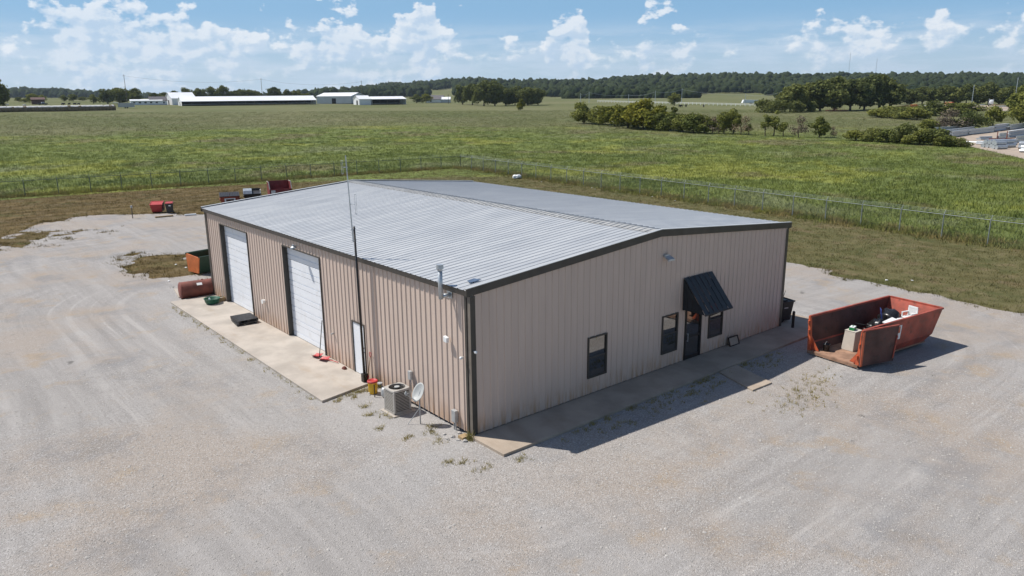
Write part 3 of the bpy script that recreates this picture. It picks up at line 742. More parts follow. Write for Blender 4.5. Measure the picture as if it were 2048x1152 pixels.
for rz in (0, rad(90), rad(180), rad(270)):
    for k in range(13):
        o = sl0 if first else share(sl0, 'louvre', ac); first = False
        o.location = (0, 0, .115+k*.056); o.rotation_euler = (0, 0, rz)
tp = MB(); nseg = 24
outer = []; inner = []
for i in range(nseg):
    a = 2*math.pi*i/nseg; c_, s_ = math.cos(a), math.sin(a); k = min(1/max(abs(c_), 1e-6), 1/max(abs(s_), 1e-6))
    k = min(k, 1.30); outer.append((c_*k*(hw+.01), s_*k*(hw+.01))); inner.append((c_*.30, s_*.30))
vs = [(x, y, .85) for x, y in outer]+[(x, y, .90) for x, y in outer]+[(x*.96, y*.96, .925) for x, y in outer]+[(x, y, .935) for x, y in inner]+[(x, y, .86) for x, y in inner]
fs = []
for r_ in range(4):
    for i in range(nseg): fs.append((r_*nseg+i, r_*nseg+(i+1) % nseg, (r_+1)*nseg+(i+1) % nseg, (r_+1)*nseg+i))
tp.add(vs, fs); tp.build('top_cover', MAT['ac_grey'], ac)
MB().lathe([(0, .0), (.30, .0), (.30, .012), (0, .012)], (0, 0, .845), 24).build('fan_well', MAT['ac_dark'], ac)
fb = MB()
for k in range(4):
    a = k*math.pi/2+.4; c_, s_ = math.cos(a), math.sin(a)
    fb.add([(c_*.05-s_*.02, s_*.05+c_*.02, .875), (c_*.27-s_*.10, s_*.27+c_*.10, .885), (c_*.27+s_*.06, s_*.27-c_*.06, .865), (c_*.05+s_*.02, s_*.05-c_*.02, .865)], [(0, 1, 2, 3)])
fb.build('fan_blades', MAT['ac_dark'], ac)
gr = MB()
for rr_ in (.10, .16, .22, .28):
    pts = [(rr_*math.cos(i*math.pi/12), rr_*math.sin(i*math.pi/12), .925) for i in range(25)]; gr.path(pts, .003, 4)
for k in range(8):
    a = k*math.pi/4; gr.tube((.06*math.cos(a), .06*math.sin(a), .925), (.30*math.cos(a), .30*math.sin(a), .93), .003, .003, 4)
gr.build('fan_grille', MAT['ac_dark'], ac)
MB().lathe([(0, .015), (.09, .01), (.10, -.01), (0, -.01)], (0, 0, .935), 16).build('fan_hub', MAT['dish'], ac)
box_obj('rating_plate', hw-.015, .10, .42, hw+.004, .26, .62, MAT['white_plastic'], ac)
# satellite dish
sd = thing('satellite_dish', 'grey oval satellite dish on a thin steel post beside the condenser', 'satellite dish', (-.72, 2.05, 0))
MB().tube((0, 0, 0), (0, 0, .93), .022, .022, 10).build('post', MAT['grey_metal'], sd, smooth=True)
nrm = Vector((-.80, -.06, .46)).normalized(); cen = Vector((-.02, .05, 1.16)); ux = Vector((0, 0, 1)).cross(nrm).normalized(); uy = nrm.cross(ux)
vs = []; fs = []; NR, NA = 6, 28
for i in range(NR+1):
    t = i/NR
    for j in range(NA):
        a = 2*math.pi*j/NA; vs.append(cen+ux*(.26*t*math.cos(a))+uy*(.335*t*math.sin(a))+nrm*(.085*t*t-.085))
for i in range(NR):
    for j in range(NA): fs.append((i*NA+j, i*NA+(j+1) % NA, (i+1)*NA+(j+1) % NA, (i+1)*NA+j))
k = len(vs); vs += [v-nrm*.012 for v in vs]
fs += [tuple(reversed([q+k for q in f])) for f in fs]; fs += [(NR*NA+j, NR*NA+(j+1) % NA, k+NR*NA+(j+1) % NA, k+NR*NA+j) for j in range(NA)]
MB().add(vs, fs).build('reflector', MAT['dish'], sd, smooth=True)
bot = cen-uy*.30+nrm*.0; lnb = cen+nrm*.50-uy*.20
MB().tube(bot-nrm*.05, lnb, .014).build('feed_arm', MAT['grey_metal'], sd)
MB().tube(lnb-nrm*.02, lnb-nrm*.12+uy*.05, .045, .03, 10).tube(lnb, lnb+uy*.10, .03, .03, 8).build('feed_horn', MAT['dish'], sd)
MB().tube((0, 0, .90), cen-nrm*.09, .03).tube(cen-nrm*.09-uy*.15, cen-nrm*.09+uy*.15, .02).tube((0, 0, .6), Vector((-.36, .25, .0)), .010).build('bracket', MAT['grey_metal'], sd)
# yellow water cooler
wc = thing('water_cooler', 'yellow drum water cooler with a red lid standing by the concrete apron', 'water cooler', (-.55, 5.55, .01))
MB().lathe([(0, 0), (.15, 0), (.165, .03), (.185, .44), (.19, .46), (0, .46)], n=20).build('body', MAT['yellow'], wc, smooth=True)
MB().lathe([(.20, .455), (.205, .50), (.16, .535), (.15, .515), (0, .515)], n=20).build('lid', MAT['red_plastic'], wc, smooth=True)
MB().tube((-.18, -.05, .07), (-.24, -.07, .07), .022).build('spigot', MAT['white_plastic'], wc)
for s in (-1, 1): MB().box(-.04, s*.18-.02, .34, .04, s*.21-.02+.02*s, .39).build('handle', MAT['yellow'], wc)
# gas meter
gm = thing('gas_meter', 'small grey gas meter with pipes between the yellow cooler and the condenser', 'meter', (-.50, 4.75, 0))
MB().lathe([(0, .12), (.13, .13), (.15, .2), (.15, .38), (.10, .46), (0, .47)], (0, 0, 0), 14).build('meter_body', MAT['grey_metal'], gm, smooth=True)
MB().path([(.0, .12, .0), (0, .12, .46), (0, .30, .52), (0, .34, .50)], .02).path([(-.02, -.14, .38), (-.02, -.14, .56), (.46, -.10, .56)], .018).tube((-.20, .42, 0), (-.20, .42, .50), .02).build('pipe', MAT['black_metal'], gm)
MB().lathe([(0, .0), (.09, .0), (.10, .05), (0, .06)], (0, .34, .50), 12).build('regulator', MAT['grey_metal'], gm)
# spade, scoops
sp = thing('spade', 'dark red D-handled spade leaning on the wall beside the walk door', 'spade', (-.15, 6.52, .10))
MB().tube((-.05, 0, .25), (.06, -.05, 1.0), .016).build('shaft', MAT['wood'], sp)
MB().path([(.06, -.05, 1.0), (.055, -.12, 1.07), (.07, -.12, 1.17), (.075, .02, 1.17), (.065, .02, 1.07), (.06, -.05, 1.0)], .014).build('handle', MAT['red_plastic'], sp)
MB().hexa([(-.11, -.10, .0), (-.09, .10, .0), (-.08, .10, .005), (-.10, -.10, .005)], [(-.07, -.09, .28), (-.05, .09, .28), (-.035, .09, .28), (-.055, -.09, .28)]).build('blade', MAT['red_plastic'], sp)
def scoop(name, label, loc, rz, handle_pts, hm):
    t_ = thing(name, label, 'shovel', loc, rz)
    vs = []; fs = []
    for i in range(7):
        u = i/6
        for j in range(7):
            w = (j/6-.5)*2; vs.append((u*.42-.21, w*.20*(1-.25*u*u), .02+.07*w*w+.05*(1-u)**2+.015*math.sin(w*9)))
    for i in range(6):
        for j in range(6): fs.append((i*7+j, i*7+j+1, i*7+j+8, i*7+j+7))
    n_ = len(vs); vs += [(x, y, z+.012) for x, y, z in vs]; fs += [tuple(reversed([q+n_ for q in f])) for f in fs]
    MB().add(vs, fs).build('scoop', MAT['red_plastic'], t_)
    MB().path(handle_pts, .017).build('shaft', hm, t_); return t_
scoop('snow_shovel', 'red scoop shovel with a long dark handle leaning on the overhead door jamb', (-.42, 10.55, .10), rad(100), [(-.19, 0, .06), (-.16, -.10, .45), (-.06, -.36, 1.55)], MAT['black_metal'])
scoop('snow_shovel', 'red scoop shovel with a short red handle lying flat on the apron', (-.38, 9.95, .10), rad(112), [(-.2, 0, .06), (-.50, .03, .07), (-.82, .05, .05)], MAT['red_plastic'])
tag(MB().hexa([(-.30, 8.30, .10), (-.14, 8.34, .10), (-.16, 8.55, .10), (-.33, 8.5, .10)], [(-.28, 8.34, .22), (-.17, 8.36, .19), (-.18, 8.52, .20), (-.30, 8.48, .18)]).build('brick_chunk', MAT['rust'], None, .015), 'small dark red brick chunk lying by the walk door', 'brick')
# pallets
def pallet(label, loc, rz):
    p = thing('plastic_pallet', label, 'pallet', loc, rz, 'stacked plastic pallets')
    for k in range(9): box_obj('deck_slat', -.60+k*.136, -.50, .095, -.60+k*.136+.112, .50, .12, MAT['black'], p)
    for y_ in (-.46, -.02, .42): box_obj('stringer', -.60, y_-.03, .0, .60, y_+.07, .095, MAT['black'], p)
    return p
pallet('black plastic pallet lying flat on the apron, lower one of the pair', (-.80, 17.72, .10), rad(83)); pallet('black plastic pallet, upper one of the pair lying on the apron', (-.76, 17.80, .222), rad(88))
# tub, jug, crate
tb = thing('rubber_tub', 'round green rubber feed tub on the apron near the red-brown tank', 'tub', (-.78, 22.35, .10))
MB().lathe([(0, 0), (.30, 0), (.36, .10), (.40, .27), (.43, .29), (.42, .305), (.38, .28), (.33, .06), (0, .05)], n=24).build('tub', MAT['green_rubber'], tb, smooth=True)
tag(MB().lathe([(0, 0), (.05, 0), (.055, .16), (.03, .2), (0, .2)], (-.88, 22.43, .21), 10).build('white_jug', MAT['white_plastic']), 'small white jug standing in the green tub', 'jug')
cr_ = thing('wooden_crate', 'small weathered box against the wall beside the green tub', 'box', (-.22, 22.6, .10))
mb = MB(); mb.box(-.17, -.2, 0, -.14, .2, .22); mb.box(.14, -.2, 0, .17, .2, .22); mb.box(-.14, -.2, 0, .14, -.17, .22); mb.box(-.14, .17, 0, .14, .2, .22); mb.box(-.14, -.17, 0, .14, .17, .03); mb.build('box_sides', MAT['wood'], cr_)
box_obj('box_contents', -.12, -.15, .03, .12, .15, .17, MAT['stone'], cr_)
# tank
tk = thing('storage_tank', 'rusty red-brown cylindrical tank lying on its side at the building corner', 'tank', (-.80, 24.78, .0), rad(-6))
MB().lathe([(0, -.93), (.20, -.925), (.38, -.90), (.46, -.86), (.47, -.82), (.47, .82), (.46, .86), (.38, .90), (0, .93)], (0, 0, .47), 28, 'x').build('shell', MAT['rust'], tk, smooth=False)
for xx in (-.83, .83): MB().lathe([(.474, -.012), (.482, -.006), (.482, .006), (.474, .012)], (xx, 0, .47), 28, 'x').build('seam_ring', MAT['rust'], tk)
MB().lathe([(0, 0), (.05, 0), (.05, .05), (0, .05)], (.35, 0, .93), 10).build('filler_cap', MAT['rust'], tk)
a = rad(128); c0 = Vector((.12, math.cos(a)*.476, .47+math.sin(a)*.476)); tgt = Vector((0, -math.sin(a), math.cos(a)))
MB().prism([c0+Vector((-.14, 0, 0))-tgt*.0, c0+Vector((.14, 0, 0)), c0+Vector((.14, 0, 0))+tgt*.17, c0+Vector((-.14, 0, 0))+tgt*.17], Vector((0, math.cos(a), math.sin(a)))*.012).build('paper_label', MAT['white_plastic'], tk)
for xx in (-.5, .5): MB().box(xx-.05, -.36, 0, xx+.05, .36, .08).build('cradle', MAT['wood'], tk)

# ================================================================== roll-off container
ro = thing('roll_off_container', 'large open red roll-off container with its rear door swung open beside the sidewalk', 'dumpster', (15.72, -4.0, 0), rad(-7))
RLn, RH, F0 = 5.80, 1.62, .20
def side_poly(s):
    yt, yb, yf = s*1.24, s*1.16, s*.98
    return yt, yb, yf
for s in (-1, 1):
    yt, yb, yf = side_poly(s)
    # upper plate and lower chamfer, as one folded side plate with thickness
    prof = [(yt, RH), (yb, .55), (yf, F0)]
    mb = MB()
    for (ya, za), (yb_, zb_) in zip(prof[:-1], prof[1:]):
        xe_a = RLn-(RH-za)*.42; xe_b = RLn-(RH-zb_)*.42 if zb_ > .3 else RLn-(RH-.55)*.42-.35
        mb.hexa([(0, ya, za), (xe_a, ya, za), (xe_b, yb_, zb_), (0, yb_, zb_)], [(0, ya-s*.05, za), (xe_a, ya-s*.05, za), (xe_b, yb_-s*.05, zb_), (0, yb_-s*.05, zb_)])
    mb.build('side_wall', MAT['red_steel'], ro)
    inn = MB()
    for (ya, za), (yb_, zb_) in zip(prof[:-1], prof[1:]):
        xe_a = RLn-(RH-za)*.42-.06; xe_b = RLn-(RH-zb_)*.42-.06 if zb_ > .3 else RLn-(RH-.55)*.42-.40
        inn.add([(.08, ya-s*.054, za-.01), (xe_a, ya-s*.054, za-.01), (xe_b, yb_-s*.054, zb_+.005), (.08, yb_-s*.054, zb_+.005)], [(0, 1, 2, 3)])
    inn.build('side_lining', MAT['red_inner'], ro)
    MB().box(0.0, min(yt-s*.06, yt+s*.045), RH-.01, RLn+.02, max(yt-s*.06, yt+s*.045), RH+.075).build('top_rail', MAT['red_steel'], ro, .01)
    MB().hexa([(-.06, s*1.04, .16), (.05, s*1.04, .16), (.05, s*1.20, .16), (-.06, s*1.20, .16)], [(-.06, s*1.19, RH+.06), (.05, s*1.19, RH+.06), (.05, s*1.27, RH+.06), (-.06, s*1.27, RH+.06)]).build('door_post', MAT['red_bright'], ro)
    MB().prism([(.055, s*1.10, F0+.02), (.055, s*.72, F0+.02), (.055, s*1.14, F0+.62)], (.03, 0, 0)).build('corner_gusset', MAT['red_bright'], ro)
    for zz in (.45, .95, 1.35): MB().tube((-.09, s*(1.12+.10*(zz-.4)), zz), (-.09, s*(1.12+.10*(zz-.4)), zz+.14), .035, .035, 8).build('hinge', MAT['red_bright'], ro)
# end wall, sloped with lower chamfer
xe = lambda z: RLn-(RH-z)*.42
ew = MB()
ew.hexa([(xe(RH), -1.19, RH), (xe(RH), 1.19, RH), (xe(.55), 1.11, .55), (xe(.55), -1.11, .55)], [(xe(RH)-.05, -1.19, RH), (xe(RH)-.05, 1.19, RH), (xe(.55)-.05, 1.11, .55), (xe(.55)-.05, -1.11, .55)])
ew.hexa([(xe(.55), -1.11, .55), (xe(.55), 1.11, .55), (xe(.55)-.35, .93, F0), (xe(.55)-.35, -.93, F0)], [(xe(.55)-.05, -1.11, .55), (xe(.55)-.05, 1.11, .55), (xe(.55)-.40, .93, F0), (xe(.55)-.40, -.93, F0)])
ew.build('end_wall', MAT['red_steel'], ro)
MB().box(RLn-.03, -1.185, RH-.01, RLn+.07, 1.185, RH+.075).build('top_rail', MAT['red_steel'], ro, .01)
MB().box(-.05, -.975, .13, 5.2, .975, F0).build('floor_plate', MAT['timber_floor'], ro)
MB().box(-.10, -1.17, .07, -.052, 1.17, .19).build('sill', MAT['timber_floor'], ro)
for s in (-1, 1):
    MB().box(-.05, s*.5-.06, .02, 5.3, s*.5+.06, .128).build('skid_rail', MAT['black_metal'], ro)
    for xx in (.25, 4.7): MB().tube((xx, s*.66-.06, .09), (xx, s*.66+.06, .09), .088, .088, 14).build('roller', MAT['black_metal'], ro)
for k in range(4): MB().box(-.04, -.9+k*.52, .03, .12, -.62+k*.52, .128).build('cross_member', MAT['galv'], ro)
# door swung right back along the near side
dh = Vector((-.10, -1.24, 0)); ddir = Vector((.985, -.17, 0)); dn = Vector((-.17, -.985, 0))
def dpt(u, w, z): return dh+ddir*u+dn*w+Vector((0, 0, z))
dm = MB(); dm.hexa([dpt(0, 0, .17), dpt(1.84, 0, .17), dpt(1.84, .05, .17), dpt(0, .05, .17)], [dpt(0, 0, RH+.02), dpt(1.98, 0, RH+.02), dpt(1.98, .05, RH+.02), dpt(0, .05, RH+.02)])
dr = dm.build('rear_door', MAT['red_inner'], ro)
MB().hexa([dpt(-.02, -.01, RH+.022), dpt(2.0, -.01, RH+.022), dpt(2.0, .06, RH+.022), dpt(-.02, .06, RH+.022)], [dpt(-.02, -.01, RH+.07), dpt(2.0, -.01, RH+.07), dpt(2.0, .06, RH+.07), dpt(-.02, .06, RH+.07)]).build('door_rail', MAT['red_steel'], dr)
MB().tube(dpt(1.76, .085, .30), dpt(1.88, .085, 1.25), .03).build('latch_bar', MAT['red_steel'], dr)
MB().hexa([dpt(0, .052, .17), dpt(.10, .052, .17), dpt(.10, .075, .17), dpt(0, .075, .17)], [dpt(0, .052, RH), dpt(.10, .052, RH), dpt(.10, .075, RH), dpt(0, .075, RH)]).build('hinge_strip', MAT['red_bright'], dr)
# sign on the near side
sg = MB(); yS = lambda z: -1.24+(RH-z)/(RH-.55)*.08-.008
sg.hexa([(1.75, yS(.80), .80), (2.75, yS(.80), .80), (2.75, yS(.80)+.006, .80), (1.75, yS(.80)+.006, .80)], [(1.75, yS(1.42), 1.42), (2.75, yS(1.42), 1.42), (2.75, yS(1.42)+.006, 1.42), (1.75, yS(1.42)+.006, 1.42)])
sgn = sg.build('sign_panel', MAT['white_plastic'], ro)
def lettering(txt, size, mat, parent, loc, rot, name='lettering', extr=.002):
    cu = bpy.data.curves.new(name, 'FONT'); cu.body = txt; cu.size = size; cu.extrude = extr; cu.align_x = 'CENTER'
    tmp = bpy.data.objects.new('tmp', cu); me = bpy.data.meshes.new_from_object(tmp); bpy.data.objects.remove(tmp)
    me.materials.clear(); me.materials.append(mat); o = bpy.data.objects.new(name, me); COL.objects.link(o); o.parent = parent; o.location = loc; o.rotation_euler = rot; return o
lettering('OS', .42, MAT['black_text'], sgn, (2.24, yS(1.1)-.006, 1.10), (rad(90-4), 0, 0)); MB().box(2.52, yS(1.1)-.012, 1.10, 2.64, yS(1.4)-.003, 1.38).build('red_mark', MAT['red_bright'], sgn)
lettering('55-200', .24, MAT['black_text'], sgn, (2.28, yS(.85)-.006, .85), (rad(90-4), 0, 0))
# contents of the container (local frame -> world)
def rl_(x, y, z): return tuple(ro.matrix_basis @ Vector((x, y, z)))
ro_m = Matrix.Translation(ro.location) @ Matrix.Rotation(rad(-7), 4, 'Z')
def inro(x, y, z=F0): return tuple(ro_m @ Vector((x, y, z)))
pd = thing('pedestal', 'beige tapered plastic pedestal standing upright inside the roll-off container', 'pedestal', inro(1.55, .18), rad(-4))
MB().hexa([(-.36, -.27, 0), (.36, -.27, 0), (.36, .27, 0), (-.36, .27, 0)], [(-.24, -.24, .82), (.28, -.24, .82), (.28, .24, .82), (-.24, .24, .82)]).build('column', MAT['beige'], pd, .02)
MB().box(-.25, -.25, .822, .29, .25, .845).build('top_plate', MAT['beige'], pd, .006)
gb = thing('toolbox', 'green and white plastic box on top of the beige pedestal', 'box', inro(1.55, .22, F0+.845), rad(10))
MB().box(-.16, -.11, 0, .16, .11, .12).build('body', MAT['green_plastic'], gb, .01); MB().box(-.15, -.10, .12, .15, .10, .155).build('lid', MAT['white_plastic'], gb, .008); MB().path([(-.06, 0, .155), (-.05, 0, .19), (.05, 0, .19), (.06, 0, .155)], .01).build('handle', MAT['green_plastic'], gb)
bk = thing('bucket', 'small black bucket at the open end of the roll-off container', 'bucket', inro(.42, .62))
MB().lathe([(0, 0), (.12, 0), (.15, .30), (.16, .31), (.14, .30), (.11, .03), (0, .03)], n=16).build('bucket_body', MAT['black'], bk, smooth=True)
MB().path([(.15, 0, .3), (.10, 0, .38), (0, 0, .42), (-.10, 0, .38), (-.15, 0, .3)], .006).build('bail', MAT['grey_metal'], bk)
def blob(name, label, cat, loc, r3, mat, seed, group=None, amp=.05):
    bm = bmesh.new(); bmesh.ops.create_icosphere(bm, subdivisions=3, radius=1.0); rg = random.Random(seed)
    ks = [(Vector((rg.uniform(-1, 1), rg.uniform(-1, 1), rg.uniform(-1, 1))).normalized(), rg.uniform(5, 11), rg.uniform(0, 6)) for _ in range(6)]
    for v in bm.verts:
        n = v.co.normalized(); d = 1+sum(amp*math.sin(n.dot(k)*f+p) for k, f, p in ks)
        if n.z < -.5: d *= .85
        v.co = Vector((n.x*d*r3[0], n.y*d*r3[1], (n.z*d+.8)*r3[2]))
    me = bpy.data.meshes.new(name); bm.to_mesh(me); bm.free()
    for p in me.polygons: p.use_smooth = True
    me.materials.append(mat); o = bpy.data.objects.new(name, me); COL.objects.link(o); o.location = loc; return tag(o, label, cat, group)
blob('garbage_bag', 'large full black garbage bag in the far end of the roll-off container', 'bag', inro(4.45, .30, F0+.42), (.52, .46, .48), MAT['bag'], 3)
blob('garbage_bag', 'slumped black garbage bag against the lining under the large bag', 'bag', inro(3.75, .50, F0), (.50, .42, .46), MAT['bag'], 5)
blob('garbage_bag', 'flat black garbage bag behind the beige pedestal', 'bag', inro(2.55, .25, F0), (.50, .45, .36), MAT['bag'], 8)
blob('garbage_bag', 'rounded black bag propped beside the white foam sheet in the container', 'bag', inro(3.2, .05, F0+.1), (.34, .30, .56), MAT['bag'], 11)
blob('garbage_bag', 'black garbage bag wedged under the white chair and box', 'bag', inro(4.45, -.45, F0), (.55, .42, .42), MAT['bag'], 13)
blob('grey_sack', 'grey torn sack in front of the rounded black bag in the container', 'sack', inro(2.85, -.30, F0+.35), (.32, .28, .22), MAT['grey_metal'], 19, None, .12)
ch = thing('plastic_chair', 'white plastic garden chair lying among rubbish in the roll-off container', 'chair', inro(4.95, -.40, F0+.62), rad(165))
bkm = MB()
for k in range(7): bkm.box(-.03, -.20+k*.058, .42, -.005, -.20+k*.058+.045, .80)
bkm.box(-.035, -.23, .78, .0, .23, .86); bkm.box(-.035, -.24, .40, .0, -.20, .80); bkm.box(-.035, .20, .40, .0, .24, .80); bkm.build('backrest', MAT['white_plastic'], ch, .006)
MB().box(.0, -.23, .38, .44, .23, .42).build('seat', MAT['white_plastic'], ch, .01)
for xx in (.02, .40):
    for yy in (-.21, .21): MB().tube((xx*1.1, yy*1.1, 0), (xx, yy, .38), .022, .03, 6).build('leg', MAT['white_plastic'], ch)
for yy in (-.23, .23): MB().box(.0, yy-.03, .58, .38, yy+.03, .61).box(.34, yy-.02, .40, .38, yy+.02, .58).build('armrest', MAT['white_plastic'], ch)
cb = thing('cooler_box', 'white box with a dark seam beside the white chair in the container', 'box', inro(4.25, -.35, F0+.62), rad(20))
MB().box(-.28, -.2, 0, .28, .2, .30).build('body', MAT['white_plastic'], cb, .02); MB().box(-.29, -.21, .315, .29, .21, .37).build('lid', MAT['white_plastic'], cb, .015); MB().box(-.275, -.195, .30, .275, .195, .315).build('seam', MAT['black'], cb)
tag(MB().hexa([rl for rl in (inro(3.1, -.75, 1.10), inro(3.9, -.75, 1.14), inro(3.9, -.10, 1.24), inro(3.1, -.15, 1.18))], [rl for rl in (inro(3.1, -.75, 1.15), inro(3.9, -.75, 1.19), inro(3.9, -.10, 1.29), inro(3.1, -.15, 1.23))]).build('foam_sheet', MAT['white_plastic'], None, .01), 'white foam sheet lying on the rubbish next to the near container wall', 'foam sheet')
bf = thing('folding_chair', 'blue folded chair frame leaning on the dark container lining', 'chair', inro(3.70, .22, F0+.85), rad(30))
MB().path([(-.2, 0, 0), (-.22, .1, .55), (.22, .1, .55), (.2, 0, 0)], .018).tube((-.21, .05, .3), (.21, .05, .3), .015).build('frame', MAT['blue'], bf); MB().box(-.19, .07, .34, .19, .09, .53).build('back_panel', MAT['blue'], bf)
for i, (x, y, z, l, a) in enumerate([(2.2, .55, .60, 1.0, .4), (2.4, -.1, .85, .8, 1.2), (2.9, .45, .95, .9, 2.2), (2.7, .1, .98, .7, .9)]):
    c_ = Vector(inro(x, y, z)); d = Vector((math.cos(a), math.sin(a), .15))*l/2
    tag(MB().tube(c_-d, c_+d, .03, .03, 6).build('scrap_pipe', MAT['black_metal']), 'dark scrap pipe among the rubbish in the roll-off container', 'pipe', 'scrap pipes in the container')

# bin, bollard, framed board by the gable
wb = thing('wheeled_bin', 'tall black wheeled bin full of scraps at the right building corner', 'bin', (19.15, .42, .10), rad(-15))
MB().hexa([(-.25, -.28, .08), (.25, -.28, .08), (.25, .28, .08), (-.25, .28, .08)], [(-.34, -.37, 1.02), (.34, -.37, 1.02), (.34, .37, 1.02), (-.34, .37, 1.02)]).build('bin_body', MAT['black'], wb)
rim = MB(); rim.box(-.38, -.41, 1.0, .38, -.35, 1.06); rim.box(-.38, .35, 1.0, .38, .41, 1.06); rim.box(-.38, -.35, 1.0, -.32, .35, 1.06); rim.box(.32, -.35, 1.0, .38, .35, 1.06); rim.build('rim', MAT['black'], wb)
for s in (-1, 1): MB().tube((-.26, s*.27-.03, .10), (-.26, s*.27+.03, .10), .098, .098, 14).build('wheel', MAT['rubber'], wb)
MB().box(-.22, -.345, .70, .02, -.338, .84).build('sticker', MAT['grey_metal'], wb)
sc = MB(); sc.box(-.30, -.30, 1.022, .0, .0, 1.12); sc.tube((.05, .1, 1.0), (.30, .2, 1.42), .012); sc.tube((-.1, .15, 1.0), (-.25, .25, 1.2), .03); sc.build('scraps', MAT['black_metal'], wb)
tag(MB().lathe([(0, 0), (.065, 0), (.065, .76), (.05, .80), (0, .81)], (18.50, -.55, .10), 12).build('bollard', MAT['black_metal']), 'short black steel bollard on the sidewalk in front of the black bin', 'bollard')
fbd = thing('framed_board', 'small white board in a black frame leaning against the gable wall', 'sign', (14.22, -.22, .10))
MB().hexa([(-.30, -.05, .03), (.30, -.05, .03), (.30, -.04, .03), (-.30, -.04, .03)], [(-.30, .06, .36), (.30, .06, .36), (.30, .07, .36), (-.30, .07, .36)]).build('board', MAT['walk'], fbd)
fm = MB(); fm.box(-.34, -.075, 0, .34, -.03, .035); fm.box(-.34, .035, .355, .34, .085, .39)
for s in (-1, 1): fm.hexa([(s*.34-.02, -.07, .035), (s*.34+.02, -.07, .035), (s*.34+.02, -.03, .035), (s*.34-.02, -.03, .035)], [(s*.34-.02, .04, .37), (s*.34+.02, .04, .37), (s*.34+.02, .085, .37), (s*.34-.02, .085, .37)])
fm.build('frame', MAT['black_metal'], fbd)
tag(MB().prism([(.30, .40, HE+.075), (.75, .40, HE+.110), (.68, .70, HE+.105), (.38, .66, HE+.085)], (0, 0, .012)).build('tarp_scrap', MAT['blue_grey']), 'small blue plastic scrap lying on the roof corner', 'scrap')
# rubble at the near corner
for i in range(16):
    rg = random.Random(i+50); s = rg.uniform(.035, .085); bm = bmesh.new(); bmesh.ops.create_icosphere(bm, subdivisions=1, radius=s)
    for v in bm.verts: v.co = Vector((v.co.x*rg.uniform(.7, 1.3), v.co.y*rg.uniform(.7, 1.3), v.co.z*rg.uniform(.5, .9)+s*.4))
    me = bpy.data.meshes.new('rubble_stone'); bm.to_mesh(me); bm.free(); me.materials.append(MAT['stone'])
    o = bpy.data.objects.new('rubble_stone', me); COL.objects.link(o); o.location = (-.45+rg.uniform(-.45, .45), .45+rg.uniform(-.5, .4), 0)
    tag(o, 'pale limestone chunk heaped at the near building corner', 'stone', 'rubble at the building corner')
tag(MB().box(-.40, .05, 0, -.10, .32, .10).build('concrete_block', MAT['wood'], None, .01), 'tan broken block beside the rubble at the near corner', 'block')

